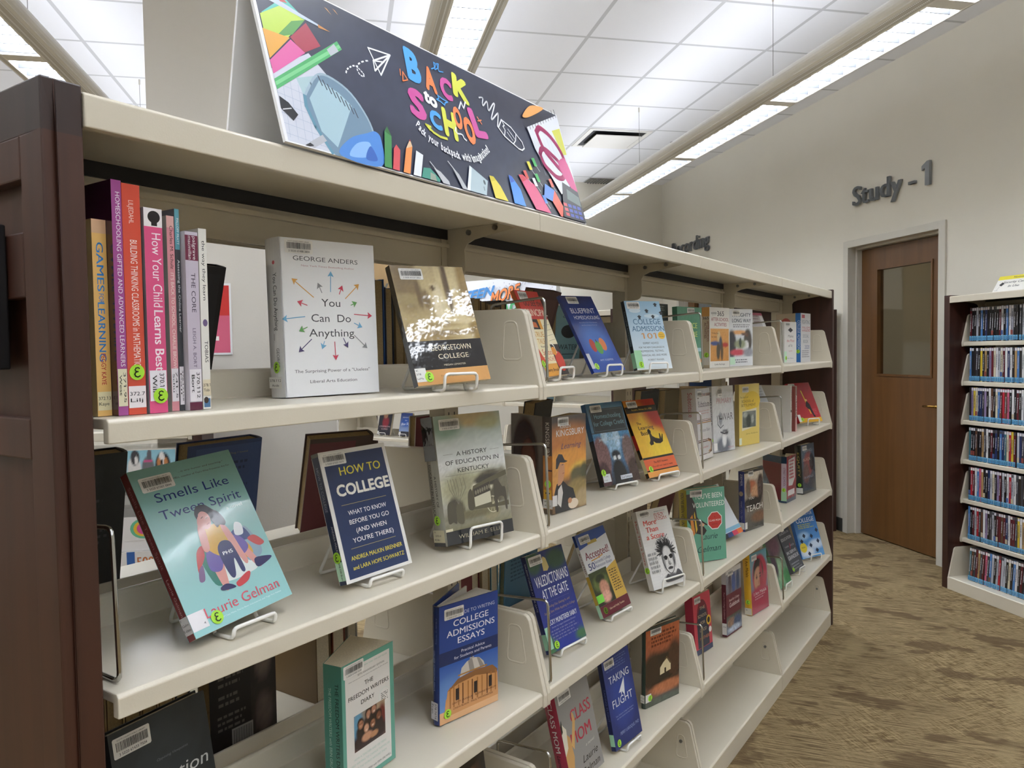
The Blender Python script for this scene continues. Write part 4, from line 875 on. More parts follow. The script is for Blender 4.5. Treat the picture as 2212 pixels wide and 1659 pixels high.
art = [('I', 0, 0, 1, 1, 26, 36, '#6d5238', '#4a403c', [(.5, .72, .9, .25, '#b9753c', .8), (.5, .5, 1, .2, '#d9953e', .7), (.85, .42, .4, .10, '#d9b04a', .7), (.75, .35, .28, .12, '#5a5436', .5), (.95, .38, .14, .12, '#4a4a30', .5), (.75, .22, .4, .12, '#8f7a4a', .6), (.9, .1, .3, .12, '#a8926a', .7), (.12, .3, .2, .25, '#c98f4a', .7)], .10),
       ('P', [(.08, .0), (.05, .20), (.12, .30), (.28, .33), (.36, .30), (.44, .26), (.60, .22), (.68, .10), (.66, 0)], '#24262c'), ('P', [(.14, .10), (.16, .24), (.26, .29), (.30, .20), (.24, .05)], '#c9c4bd'), ('P', [(.15, .28), (.17, .44), (.21, .51), (.35, .50), (.35, .40), (.31, .33), (.24, .29)], '#c08a64'), ('P', [(.10, .46), (.11, .56), (.18, .61), (.28, .60), (.35, .54), (.44, .52), (.35, .51), (.22, .52), (.15, .46)], '#2a2c34'), ('L', [(.27, .49), (.31, .495)], .0012, '#2c1c16'), ('L', [(.29, .40), (.34, .405)], .0012, '#7a3c30'), ('E', .60, .06, .15, .055, '#d9c7b0'), ('E', .50, .10, .06, .03, '#b9835f'),
       t('KAREN', .38, .87, .30, .040, '#d9d4cb'), t('KINGSBURY', .53, .79, .82, .070, '#e2ded6'), t('Learning', .55, .655, .60, .060, '#4a3a5a', 0, 0, .35)]
shown('L', 'paperback_book', 'brown and orange paperback spread open with a man in a cap on its front', ('r2', 0, -.0724, 1.0682, 3.7, 0, -.4, .1443, .2253, .0267), cover='#5a4334', spinec='#c08046', front=art, opn=68, fan=((0, .22), (.9, 1)), pages=M_PAGES2,
      spine=[('R', 0, .60, 1, 1, '#5f5148', '#4a403c'), ('R', 0, 0, 1, .05, '#6a5a4a'), t('KINGSBURY', .32, .76, .36, .42, '#d9cfc0', 0, -90), t('L', .5, .43, .05, .5, '#3a3040', 0, -90), ('R', .1, .15, .9, .25, '#d9a83a'), ('L', [(.5, .17), (.5, .24)], .003, K_), ('L', [(.3, .215), (.7, .215)], .003, K_), ('R', 0, .055, 1, .15, '#d6d3cc'), t('F', .3, .12, .2, .016, K_), t('King', .5, .08, .6, .016, K_)],
      back=[('I', 0, 0, 1, 1, 20, 30, '#4a3a34', '#8d857c', [(.45, .55, .45, .46, '#3a211a', .3), (.55, .48, .26, .30, '#7a4a3a', .4), (.45, .1, .6, .3, '#2c2a2c', .5)], .05)], bc=(.16, .985, .045, .020), dots=(('s', .55, .31),), call=(('f', [('R', 0, .08, .13, .19, '#cfccc8')]),), mat=P_GLOSS)
art = [('R', 0, 0, 1, 1, '#3a4248'), ('I', 0, .64, 1, 1, 14, 8, '#4f7896', '#3f6c8f', [(.5, .5, .5, .5, '#5c87a6', .8)], .12), ('R', .07, .64, .97, .93, '#2f3a40'), ('L', [(.10, .655), (.94, .655), (.94, .915), (.10, .915)], .0008, '#6f8792', True), t('Homeschooling', .52, .81, .72, .058, '#7faec0'), t('for College Credit', .52, .72, .82, .058, '#7faec0'),
       ('I', 0, 0, 1, .63, 44, 40, '#2b2c30', '#4f86b4', [(.5, .75, .20, .4, '#8fb4d0', .7), (.14, .55, .22, .42, '#7a5a5a', .3), (.88, .55, .2, .40, '#6f5c5a', .3), (.10, .2, .18, .3, '#4a3034', .4), (.92, .2, .2, .3, '#41302c', .4), (.5, .55, .14, .12, '#2a3038', .5), (.5, .15, .22, .4, '#1f2126', .5), (.3, .95, .1, .2, '#b0cfe4', .6), (.62, .9, .1, .25, '#b0cfe4', .6), (.45, .50, .05, .05, '#cdd6da', .5), (.57, .50, .05, .05, '#cdd6da', .5)], .30), t('Jennifer Cook DeRosa', .48, .535, .70, .040, '#c4d6e0', 0, 0, .1), ('R', .48, .045, .80, .095, '#c3c8d0'), t('2nd Edition', .64, .055, .28, .028, '#3c4248')]
shown('M', 'paperback_book', 'slate blue paperback with a library aisle photograph, on an easel', ('r2', .012, -.1087, 1.3965, 13.7, 16.7, .7, .1546, .2287, .0166), ('white wire easel under the slate blue paperback', dict(a=.045, lipz=.003)), cover='#3a4248', spinec='#2a5f8c', front=art, spine=[('R', 0, 0, 1, .55, '#16181b')], bc=(.10, .975, .046, .020), dots=(('f', .06, .16),), call=(('f', [('R', .02, .045, .22, .14, '#c9ccd0'), t('371.042', .10, .105, .12, .014, K_), t('Cook', .08, .065, .09, .014, K_)]),))
art = [('I', 0, 0, 1, 1, 24, 34, '#d9823a', '#b8422c', [(.25, .45, .7, .6, '#e0b23a', .8), (.9, .85, .5, .4, '#a8342a', .9), (.7, .35, .5, .3, '#e3c23c', .8), (.1, .85, .3, .2, '#c98a34', .9)], .05), ('R', 0, .83, 1, .915, '#1c1712'), t('Ronald L. Farmer, B.S., M.Ed.', .52, .860, .66, .022, '#d9b53c'), t('The', .26, .67, .14, .036, K_, .012), t('Learning', .44, .605, .48, .052, K_, .014), t('Book', .36, .53, .28, .056, K_, .014),
       ('P', [(.38, .42), (.44, .46), (.47, .55), (.52, .555), (.54, .51), (.62, .48), (.74, .46), (.78, .53), (.81, .53), (.80, .46), (.87, .52), (.89, .51), (.82, .42), (.72, .40), (.58, .41), (.52, .44), (.50, .40), (.40, .39)], '#1c1712'), ('E', .49, .57, .05, .033, '#1c1712'), ('R', 0, .225, 1, .25, '#1c1712'), ('R', 0, .085, 1, .225, '#d0603a'), ('R', 0, .070, 1, .085, '#1c1712'), t('The BEST Answers', .52, .165, .46, .026, '#3a1a14', .008), t('You will ever need or want', .54, .115, .66, .026, '#3a1a14'), ('R', 0, 0, 1, .07, '#d9944a')]
shown('N', 'paperback_book', 'yellow and red paperback with a lying reader silhouette, on an easel', ('r2', .012, -.0629, 1.5872, 12.0, 23.8, .6, .1514, .2359, .0120), ('white wire easel under the yellow paperback with the silhouette', dict(a=.05, lipz=.008)), cover='#d9963a', spinec='#241c16', front=art, spine=[('R', 0, .36, 1, .55, '#a8322a'), ('R', 0, .06, 1, .24, '#cdbf8a')], bc=(.09, .985, .048, .020), dots=(('f', .13, .10),))
art = [('I', 0, 0, 1, 1, 16, 26, '#26358a', '#232f72', [(.15, .92, .25, .16, '#3a5a44', .6), (.75, .88, .35, .14, '#33503c', .7), (.9, .05, .2, .08, '#3f6a44', .7), (.05, .06, .2, .12, '#3f6a44', .7)], .08), ('P', [(.36, .80), (.37, .90), (.43, .945), (.49, .92), (.52, .82), (.46, .79)], '#cbb877'), t('VALEDICTORIANS', .52, .655, .88, .115, '#dfe1e8', .01), t('AT THE GATE', .52, .52, .70, .105, '#dfe1e8', .01), ('R', .15, .485, .85, .487, '#6a6a9a'), t('Standing Out, Getting In, and', .52, .43, .62, .026, '#a48a6a', 0, 0, .2), t('Staying Sane While Applying to College', .52, .375, .84, .026, '#a48a6a', 0, 0, .2), ('R', .15, .345, .85, .347, '#6a6a9a'), t('BECKY MUNSTERER SABKY', .52, .262, .80, .052, '#dfe1e8', .008), t('Former Ivy League Admissions Director', .52, .225, .66, .018, '#a0a4c4', 0, 0, .2)]+lines(.15, .88, .10, .19, 4, '#6c6f9c', 9)
shown('O', 'paperback_book', 'dark blue paperback with tall white capitals behind the chrome support', ('r3', .012, -.0759, 1.0592, 5.8, 18.3, .8, .1453, .2284, .0139), ('white wire easel under the dark blue paperback with tall capitals', dict(a=.05, lipz=.008)), cover='#26358a', spinec='#1b2354', front=art, bc=(.05, .975, .050, .021), dots=(('f', .20, .06),), call=(('f', [('R', 0, .04, .11, .26, '#9cc9ab')]),), spine=[t('VALEDICTORIANS AT THE GATE', .4, .68, .5, .36, '#b9bcd0', 0, -90), ('R', 0, .04, 1, .2, '#8fbf9f')], mat=P_MATTE)
art = [('R', 0, 0, 1, 1, '#d2d3d4'), ('P', [(0, .82), (1, .90), (1, 1), (0, 1)], '#34529a'), ('R', .30, .845, .62, .885, '#b09a4a'), t('Accepted!', .50, .68, .82, .095, '#7a2734', .014), ('L', [(.25, .655), (.45, .66), (.65, .675)], .003, '#c98f3a'), t('50', .20, .555, .22, .085, '#2a3470', .01), t('Successful College', .60, .605, .56, .038, '#2a3470'), t('Admission Essays', .60, .555, .56, .038, '#2a3470'),
       ('I', 0, .13, .62, .53, 20, 26, '#2a2a1c', '#3a4424', [(.5, .62, .5, .3, '#66743a', .6), (.5, .75, .3, .15, '#2a3018', .5), (.58, .45, .28, .26, '#c28a72', .4), (.55, .2, .3, .2, '#d9a28c', .5)], .18), ('P', [(.60, .13), (.60, .50), (.8, .53), (1, .56), (1, .13)], '#c9a44a')]+lines(.66, .96, .22, .46, 9, '#5a4424', 12)+[('R', 0, 0, 1, .13, '#5f1c28'), t('Gen and Kelly Tanabe', .55, .055, .52, .024, '#d9c4a0'), ('R', 0, .17, .22, .26, '#7ad04a')]
shown('P', 'paperback_book', 'white and gold paperback with a smiling group photo, second shelf below the blue one', ('r3', .012, -.0835, 1.3349, 5.4, 21.9, 1.9, .1410, .2244, .0105), ('white wire easel under the white and gold paperback', dict(a=.05, lipz=.004)), cover='#cfd0d0', spinec='#2a4080', front=art, bc=(.07, .965, .050, .021), dots=(('f', .15, .07),), spine=[('R', 0, .0, 1, .16, '#a8d0b0'), ('R', 0, .16, 1, .5, '#b89a3c'), ('R', 0, .5, 1, .86, '#d9d8d4'), t('ACCEPTED!', .3, .66, .26, .5, '#6a2430', .01, -90)], mat=P_MATTE)
art = [('R', 0, 0, 1, 1, '#d9d8d4')]+[('R', 0, .03+i*.04, 1, .0315+i*.04, '#c3c7c9') for i in range(24)]
art += [t('REVISED EDITION', .72, .945, .34, .016, '#7a7a78')]+lines(.52, .92, .84, .92, 5, '#c9625a', 5)+[t('More', .34, .80, .40, .070, '#cf4434', .014), t('Than', .36, .71, .38, .070, '#cf4434', .014), t('a Score', .42, .62, .56, .070, '#cf4434', .014),
       ('I', .28, .06, .98, .58, 40, 44, '#d9d8d4', '#d9d8d4', [(.50, .76, .34, .22, '#3a3a3c', .5), (.52, .48, .25, .40, '#cfcecb', .3), (.30, .5, .08, .3, '#8a8a8a', .8), (.76, .55, .08, .3, '#6a6a6c', .7), (.42, .56, .09, .05, '#2c2c2e', .4), (.66, .57, .09, .05, '#2c2c2e', .4), (.53, .42, .07, .06, '#9a9a98', .6), (.53, .29, .13, .035, '#4a4a4c', .4), (.52, .08, .42, .10, '#5a5a5c', .7)], .10)]
_h = random.Random(4)
for i_ in range(70):
    a = _h.uniform(-105, 110); r_ = _h.uniform(.05, .17); bx_, by_ = .62+.17*math.sin(math.radians(a)), .43+.105*math.cos(math.radians(a)); w2 = a+_h.uniform(-22, 22)
    art.append(('L', [(bx_-.03*math.sin(math.radians(a)), by_-.03*math.cos(math.radians(a))), (bx_+r_*.6*math.sin(math.radians(w2)), by_+r_*.42*math.cos(math.radians(w2))), (bx_+r_*math.sin(math.radians(w2+_h.uniform(-30, 30))), by_+r_*.66*math.cos(math.radians(w2)))], _h.uniform(.001, .003), _h.choice(('#28282a', '#3a3a3c', '#1f1f22'))))
art += [('K', [(.45, .38), (.47, .27), (.54, .18), (.64, .145), (.74, .19), (.80, .30)], .0022, '#3a3a3c'), ('K', [(.50, .36), (.56, .375), (.61, .355)], .0026, '#2a2a2c'), ('K', [(.67, .365), (.73, .38), (.78, .36)], .0026, '#2a2a2c'), ('E', .56, .335, .035, .012, '#2a2a2c'), ('E', .72, .34, .035, .012, '#2a2a2c'), ('K', [(.63, .34), (.62, .27), (.66, .255), (.69, .27)], .0015, '#5a5a5c'), ('K', [(.57, .215), (.64, .225), (.71, .215)], .003, '#4a4a4c'), ('S', [(.42, .10), (.52, .15), (.60, .08), (.72, .10), (.84, .18), (.95, .12), (.95, .06), (.45, .05)], '#4a4a4c')]
art += lines(.05, .34, .20, .42, 5, '#9a9a98', 8, .6)
shown('Q', 'paperback_book', 'white paperback with a black ink portrait and red title, on an easel', ('r3', .012, -.0665, 1.6211, 16.0, 17.5, 0, .1440, .2308, .0184), ('white wire easel under the white paperback with the ink portrait', dict(a=.05, lipz=.03)), cover='#d9d8d4', spinec='#cfc9c0', front=art, bc=(.08, .985, .046, .018), dots=(('s', .6, .25),), spine=[t('More Than a Score', .30, .60, .56, .44, '#b5453a', .01, -90)], mat=P_MATTE)
art = [('R', 0, 0, 1, 1, '#8d8b88', '#8f8d8b'), t('CLASS', .62, .615, .62, .13, '#a83848', .02), t('MOM', .52, .40, .62, .13, '#a83848', .02), t('a novel', .72, .30, .28, .03, '#c4c0b4', 0, 0, .3), t('Laurie', .66, .165, .48, .075, '#2f2f34', 0, 0, .3), t('Gelman', .62, .05, .56, .075, '#2f2f34', 0, 0, .3), ('P', [(.0, .36), (.06, .60), (.20, .50), (.22, .30), (.10, .06), (0, .04)], '#c79a62'), ('P', [(.20, .42), (.34, .62), (.36, .72), (.40, .70), (.42, .62), (.26, .36)], '#cfa46a'), ('P', [(0, .36), (.10, .42), (.14, .60), (.04, .68), (0, .66)], '#d9d3c0'), ('P', [(0, .66), (.05, .72), (.04, .60), (0, .58)], '#2a2624')]
shown('R', 'hardcover_book', 'grey hardcover with red brush lettering and a crimson spine, at the bottom edge', ('r4', 0, -.0440, 1.1001, 1.2, 12.0, 1.8, .1527, .2300, .0340), hard=True, cover='#8d8b88', spinec='#9c2f46', front=art, bc=(.07, .965, .056, .024), spine=[t('CLASS MOM', .32, .66, .52, .40, '#dcc9cc', .01, -90), t('Laurie Gelman', .32, .22, .30, .3, '#3a1c28', 0, -90, .2)], mat=P_GLOSS)
art = [('I', 0, 0, 1, 1, 14, 22, '#232f66', '#2a3a7c', [(.5, .5, .5, .4, '#2f4490', .9)], .04)]+lines(.10, .92, .84, .95, 5, '#5a6aa0', 13)+[t('TAKING', .50, .70, .74, .085, '#e3e5ea'), t('FLIGHT', .50, .435, .74, .090, '#e3e5ea'), ('P', [(.40, .56), (.66, .70), (.60, .50), (.52, .56), (.48, .51), (.48, .56)], '#dfe2e6'), ('L', [(.46, .52), (.40, .47), (.28, .45)], .0008, '#8b94b8'), t('Your Guide to College for Students', .50, .33, .66, .018, '#9aa4c8'), t('who Have Special Learning Profiles', .50, .30, .62, .018, '#9aa4c8'), t('PERRY LAROQUE, PHD', .58, .125, .70, .036, '#9aa8d0', 0, 0, .15)]
shown('S', 'paperback_book', 'deep blue paperback with a white paper plane, on an easel on the fourth shelf', ('r4', .012, -.0379, 1.3118, 3.0, 11.4, -.9, .1414, .2304, .0136), ('white wire easel under the deep blue paperback with the plane', dict(lipz=.006)), cover='#26346f', spinec='#18204a', front=art, bc=(.06, .965, .050, .021), dots=(('f', .14, .06),), spine=[t('TAKING FLIGHT', .4, .5, .36, .4, '#5a66a0', 0, -90), ('R', 0, .05, 1, .18, '#9ccfae')], mat=P_MATTE)
art = [('I', 0, 0, 1, 1, 28, 34, '#3a4038', '#a8583a', [(.5, .92, .9, .3, '#b0603c', .9), (.5, .42, .8, .26, '#2c2620', .5), (.2, .45, .3, .25, '#3a2c22', .6), (.85, .5, .25, .3, '#4a3226', .6), (.6, .18, .6, .09, '#b5714e', .6), (.5, .0, 1, .10, '#4a5248', .7)], .16), ('P', [(.42, .35), (.42, .44), (.52, .50), (.62, .555), (.74, .46), (.74, .37)], '#d9cba4'), ('P', [(.50, .49), (.62, .56), (.76, .455), (.72, .45), (.62, .53)], '#5a4a34'), ('R', .55, .36, .60, .42, '#3a2c22'), t('OR HOW RAPHAEL POE', .55, .83, .62, .028, '#6b3320'), t('THE QUEST FOR SIMPLICITY', .52, .79, .76, .028, '#6b3320'), t('IN EDUCATION', .50, .75, .5, .028, '#6b3320'), t('JULIA M.', .5, .20, .3, .03, '#5a3020'), ('R', 0, .965, 1, 1, '#3a4440')]
art = art[:4]+lines(.16, .90, .74, .88, 4, '#6b3320', 21, .6)+art[-1:]
shown('T', 'hardcover_book', 'orange and dark green hardcover with a small white house, fourth shelf', ('r4', 0, -.0833, 1.5910, 15.3, -.7, -.2, .1570, .2369, .0156), hard=True, cover='#37423c', spinec='#2c3a34', front=art, bc=(.13, .975, .05, .021), dots=(('f', .13, .115),), call=(('f', [('R', 0, .07, .16, .17, '#dcdad4')]), ('s', [('R', 0, .07, 1, .17, '#dcdad4'), t('371.33', .5, .125, .8, .016, K_), t('Herm', .5, .09, .7, .016, K_)])), mat=P_GLOSS)

# ---- third bay
art = [('R', 0, 0, 1, 1, '#d5d2ca'), t('365', .55, .86, .34, .085, '#3a3436', .01), t('AFTER-SCHOOL', .52, .775, .88, .06, '#8f2f3c', .012), t('ACTIVITIES', .54, .69, .62, .06, '#8f2f3c', .012), ('I', .04, .11, .96, .65, 28, 26, '#c48a4a', '#cf9a5a', [(.45, .75, .10, .2, '#c9b48a', .5), (.55, .55, .10, .25, '#4a5260', .5), (.25, .55, .30, .08, '#4a5a8a', .5), (.8, .5, .2, .09, '#a83a34', .5), (.42, .30, .12, .30, '#4a4438', .5), (.62, .30, .08, .35, '#5a4a3a', .5)], .08), t('TV-free fun', .26, .56, .34, .03, '#4a3424', .01), t('for kids', .22, .50, .26, .03, '#4a3424', .01), t('Cynthia MacGregor', .5, .045, .54, .028, '#3a3436', .01)]
shown('U', 'paperback_book', 'white and orange activities paperback standing beside the white football one', ('r1', 0, -.1240, 2.2504, 10.2, 0, .1, .1431, .2191, .0309), cover='#d5d2ca', spinec='#b9a98e', front=art, bc=(.05, .94, .045, .018), spine=[('R', 0, .85, 1, 1, '#c9944a'), t('365', .5, .80, .8, .045, '#3a3436', .01), t('ACTIVITIES', .30, .62, .26, .3, '#6a3a3c', .01, -90), t('AFTER-SCHOOL', .66, .60, .34, .3, '#8a4a44', .01, -90), ('R', 0, .05, 1, .18, '#cfc9be')], dots=(('s', .6, .215),), mat=P_MATTE)
art = [('R', 0, 0, 1, 1, '#d6d8da'), t('A MIGHTY', .52, .865, .80, .068, '#3f4450', .014), t('LONG WAY', .52, .765, .82, .068, '#3f4450', .014)]+lines(.15, .92, .68, .715, 2, '#7a7a80', 3)+[('I', 0, .16, 1, .66, 32, 22, '#c9cdd2', '#d3d6d8', [(.4, .86, .5, .10, '#d9a06a', .8), (.08, .45, .22, .55, '#3a3a40', .4), (.78, .55, .20, .50, '#4a4440', .4), (.74, .78, .08, .10, '#5a4238', .4), (.62, .8, .16, .05, '#6a5248', .5), (.70, .40, .14, .2, '#d9d9d8', .5), (.45, .45, .3, .22, '#8f9678', .7), (.45, .5, .06, .2, '#3f4a44', .4), (.35, .16, .4, .14, '#c94a5a', .6), (.8, .15, .3, .2, '#8f9098', .8)], .08)]+lines(.18, .9, .06, .10, 2, '#6a6a70', 6)+[('R', 0, .03, .22, .16, '#bfe0c4')]
shown('V', 'hardcover_book', 'white hardcover with football players, right of the orange activities book', ('r1', 0, -.1368, 2.5106, 17.2, 0, .6, .1516, .2235, .020), hard=True, cover='#d2d4d6', front=art, bc=(.12, .97, .048, .02), mat=P_GLOSS)
art = [('I', 0, 0, 1, 1, 16, 24, '#6f9a86', '#5b9077', [(.5, .5, .5, .5, '#4f8a6c', .9)], .06), t('ONCE', .55, .66, .5, .09, '#c7d678', .02), t('MORE', .55, .52, .5, .09, '#c7d678', .02), ('R', 0, .28, 1, .34, '#a9c9cf'), ('R', 0, .1, 1, .16, '#c98f62')]
shown('U0', 'paperback_book', 'green paperback half hidden by the bracket, left of the orange activities book', ('r1', 0, -.155, 2.040, 12, 2, 0, .150, .214, .02), cover='#5b9077', front=art, mat=P_MATTE, bc=(.4, .985, .045, .018))
shown('U00', 'hardcover_book', 'dark hardcover behind the chrome support of the third bay, top shelf', ('r1', 0, -.20, 1.90, 6, 1, 0, .130, .222, .02), hard=True, cover='#2a3434', front=lines(.15, .85, .90, .955, 3, '#8a8f8a', 4), mat=P_MATTE)
art = [('R', 0, 0, 1, 1, '#d3d0cb'), ('R', .12, .89, 1, .93, '#7a5238'), ('R', .12, .86, .20, .93, '#7a5238'), t('Substitute', .55, .74, .80, .085, '#4a4a4c'), t('Going to School with a', .55, .675, .7, .02, '#b96a5a', 0, 0, .2), t('Thousand Kids', .55, .64, .6, .02, '#b96a5a', 0, 0, .2), ('R', 0, .555, 1, .562, '#8a5f3c'), ('R', 0, .535, 1, .545, '#8a5f3c'), ('R', 0, .51, 1, .525, '#b08a5a'), t('Nicholson Baker', .52, .39, .72, .05, '#8a8684'), ('R', 0, .27, .75, .28, '#8a5f3c'), ('R', 0, .245, .75, .26, '#8a5f3c'), ('L', [(.7, .275), (.9, .25), (.95, .18), (.9, .1), (.7, .075)], .006, '#8a5f3c'), ('L', [(.7, .255), (.85, .235), (.88, .18), (.85, .12), (.7, .10)], .004, '#b08a5a'), ('R', 0, .07, .75, .08, '#8a5f3c'), t('a new teacher', .4, .16, .6, .03, '#b96a5a', 0, 0, .2)]
shown('W', 'hardcover_book', 'white hardcover with brown double bands behind the third bay chrome support', ('r2', 0, -.0758, 2.0152, -2.5, 3.5, -1, .1504, .2405, .0487), hard=True, cover='#cfccc6', spinec='#bcb6b0', front=art, bc=(.10, .965, .045, .022), spine=[t('Substitute', .45, .78, .34, .34, '#a85a5e', 0, -90)], mat=P_WRAP)
art = [('R', 0, 0, 1, 1, '#cfd0d0'), ('I', 0, 0, 1, .9, 24, 34, '#c4c5c7', '#cdcecf', [(.45, .10, .40, .18, '#6a6e78', .6), (.55, .32, .18, .06, '#5a5c62', .5), (.35, .55, .10, .14, '#8a8c92', .6), (.5, .2, .12, .14, '#e3e3e3', .6)], .07), t('PRIMARY', .55, .735, .72, .085, '#b98a92', 0, 0, .1), t('WAR', .68, .475, .54, .115, '#6a6468'), ('L', [(.20, .55), (.22, .42), (.34, .36), (.48, .40)], .003, '#3a3a40'), ('L', [(.28, .55), (.32, .50), (.42, .50)], .004, '#2e2e34'), ('L', [(.34, .30), (.50, .27), (.66, .28)], .005, '#3a3a40'), t('TUSAN', .8, .04, .28, .03, '#b98a92')]
shown('X', 'hardcover_book', 'pale grey hardcover with a charcoal sketched face, third bay second shelf', ('r2', 0, -.1137, 2.2646, 11.9, 2.5, -.2, .1463, .2406, .020), hard=True, cover='#cbccce', spinec='#c4c4c6', front=art, bc=(.26, .985, .03, .036), mat=P_GLOSS, spine=[t('PRIMARY WAR', .45, .66, .5, .5, '#4a4a50', 0, -90)], dots=(('s', .6, .19),), call=(('f', [('R', 0, .03, .16, .14, '#dcdad6')]),))
art = [('R', 0, 0, 1, 1, '#d6bd62', '#dcc878'), ('E', .62, .72, .42, .16, '#d9b942'), t('The Story of', .24, .775, .40, .03, '#5a4a2a'), t('SCHOOL of', .42, .70, .60, .045, '#7a6428', .01), t('SETTLEMENT', .46, .635, .72, .045, '#7a6428', .01), ('P', [(.13, .24), (.84, .30), (.86, .60), (.15, .56)], '#d9d2b8'), ('I', .16, .29, .82, .555, 16, 14, '#5f665f', '#7a8078', [(.45, .4, .2, .5, '#3a423c', .5), (.75, .5, .1, .3, '#a9aca4', .5), (.2, .8, .2, .2, '#a9aca4', .7)], .2), t('Jane Addams', .62, .175, .6, .028, '#8f7a34', 0, 0, .2)]
shown('Y', 'paperback_book', 'yellow paperback with an old photograph, third bay second shelf', ('r2', 0, -.0987, 2.5036, 13.5, 0, .3, .1483, .2387, .0185), cover='#d6bd62', spinec='#b9a468', front=art, bc=(.15, .96, .046, .022), call=(('f', [('R', 0, .02, .12, .13, '#d6dcc8')]),), mat=P_MATTE)
shown('Y2', 'paperback_book', 'pale grey paperback leaning behind the third bracket, second shelf', ('r2', .012, -.070, 2.795, 8, 24, 0, .135, .225, .012), cover='#b9bec4', front=lines(.2, .9, .75, .92, 4, '#8f959c', 7)+[('R', 0, 0, 1, .3, '#9fb4c4')], mat=P_MATTE)
art = [('R', 0, 0, 1, 1, '#5f9a82'), ('P', [(0, .94), (.10, .94), (.22, .80), (.26, .62), (.50, .42), (.42, .36), (.20, .40), (0, .6)], '#332e2e'), ('P', [(.08, .62), (.14, .66), (.2, .4), (.12, .34)], '#c9803a'), ('P', [(.18, .66), (.20, .70), (.26, .45), (.22, .4)], '#cfae3a'), ('P', [(.0, .4), (.16, .42), (.1, .2), (0, .16)], '#b9483c'), ('P', [(.30, .50), (.40, .55), (.46, .52), (.42, .48)], '#c99a78'), ('L', [(.36, .56), (.50, .50)], .005, '#2a2624'),
       t("YOU'VE BEEN", .57, .86, .72, .072, '#dbe3dc', .006), t('VOLUNTEERED', .57, .745, .84, .072, '#dbe3dc', .006), ('P', [(.72+.205*math.cos(PI/8+k*PI/4), .545+.130*math.sin(PI/8+k*PI/4)) for k in range(8)], '#e0dcd6'), ('P', [(.72+.187*math.cos(PI/8+k*PI/4), .545+.118*math.sin(PI/8+k*PI/4)) for k in range(8)], '#b8352f'), t('A', .72, .585, .04, .022, '#6a1f1c'), t('CLASS MOM', .72, .535, .30, .026, '#e0cfc8'), t('NOVEL', .72, .485, .16, .022, '#6a1f1c'), t('Laurie', .56, .30, .44, .085, '#2f4a48', 0, 0, .35), t('Gelman', .55, .13, .62, .085, '#2f4a48', 0, 0, .35)]
shown('AA', 'hardcover_book', 'green hardcover with a red octagon and a yellow spine', ('r3', 0, -.0997, 1.9755, 31.4, 2.5, .2, .1581, .2448, .0420), hard=True, cover='#5f9a82', spinec='#b5a52c', front=art, bc=(.09, .985, .05, .022), spine=[t("YOU'VE BEEN VOLUNTEERED", .4, .66, .60, .40, '#3a3a20', .01, -90)], mat=P_GLOSS)
shown('AB', 'paperback_book', 'white paperback with a rainbow strip leaning beside the green hardcover', ('r3', .010, -.0911, 2.255, 9.2, 30.5, 2.4, .19, .20, .015), cover='#cfd4d8', front=[('R', .0, 0, .2, .10, '#3f6a8f'), ('R', .2, 0, .4, .09, '#2a2a34'), ('R', .4, 0, .6, .09, '#3a4a7a'), ('R', .6, 0, .8, .09, '#c2405a'), ('R', .8, 0, 1, .09, '#d9703a'), ('R', 0, .10, 1, .17, '#7fb0c9')]+lines(.45, .95, .6, .75, 3, '#9aa0a6', 4), mat=P_MATTE)
art = [('R', 0, 0, 1, 1, '#4a4844'), ('I', 0, .03, 1, .96, 26, 36, '#3a3a36', '#b9a996', [(.5, .96, .6, .12, '#cfc4b0', .8), (.35, .75, .35, .14, '#b0694a', .6), (.2, .72, .14, .2, '#6a5a4a', .5), (.6, .62, .3, .18, '#c4946f', .6), (.85, .70, .2, .3, '#4a3a34', .5), (.4, .45, .6, .14, '#2a2624', .6), (.75, .18, .5, .12, '#7a5a44', .7)], .18), t('ZIEMER', .62, .90, .66, .06, '#d6cfc2'), t('YOU', .35, .51, .30, .045, '#d6cfc2', .01), t('TEACH', .52, .315, .86, .105, '#e0dcd2')]
shown('AC', 'hardcover_book', 'brown photo hardcover with large white capitals and a blue spine, third shelf', ('r3', 0, -.0823, 2.5218, 11.5, .8, .3, .1480, .2358, .0251), hard=True, cover='#4a4844', spinec='#2c3674', front=art, bc=(.2, .985, .04, .02), spine=[t('ZIEMER', .4, .86, .2, .4, '#b0b4cc', 0, -90), ('E', .5, .63, .34, .04, '#9a8a78'), t('WHAT YOU TEACH', .4, .33, .36, .3, '#8f94b4', 0, -90)], call=(('s', [('R', 0, .04, 1, .15, '#d6d4ce')]), ('f', [('R', 0, .04, .12, .15, '#d6d4ce')])), mat=P_GLOSS)
art = [('R', 0, 0, 1, 1, '#b93c4a'), ('E', .50, .56, .33, .34, '#6a1f2c'), ('R', .17, .10, .83, .56, '#2a3040'), ('E', .50, .52, .28, .27, '#2a3040'), t('THE', .52, .73, .3, .055, '#c9b08a'), t('SCHOOL', .50, .60, .52, .055, '#c9b08a'), t('FOR', .50, .48, .26, .055, '#c9b08a'), t('GOOD', .50, .36, .40, .055, '#c9b08a'), t('MOTHERS', .58, .22, .6, .055, '#c9784a'), ('E', .84, .50, .13, .085, '#d9b03a'), ('E', .84, .50, .08, .05, '#2a2624'), ('E', .90, .33, .08, .05, '#dcd8d4'), ('R', 0, 0, 1, .09, '#34405c')]
shown('AD', 'paperback_book', 'red paperback with a dark arch and a gold medal, fourth shelf', ('r4', 0, -.0928, 2.0207, 5.5, 4.5, -1.5, .1300, .2000, .0306), cover='#b93c4a', spinec='#a8344a', front=art, bc=(.08, .965, .045, .021), mat=P_MATTE)
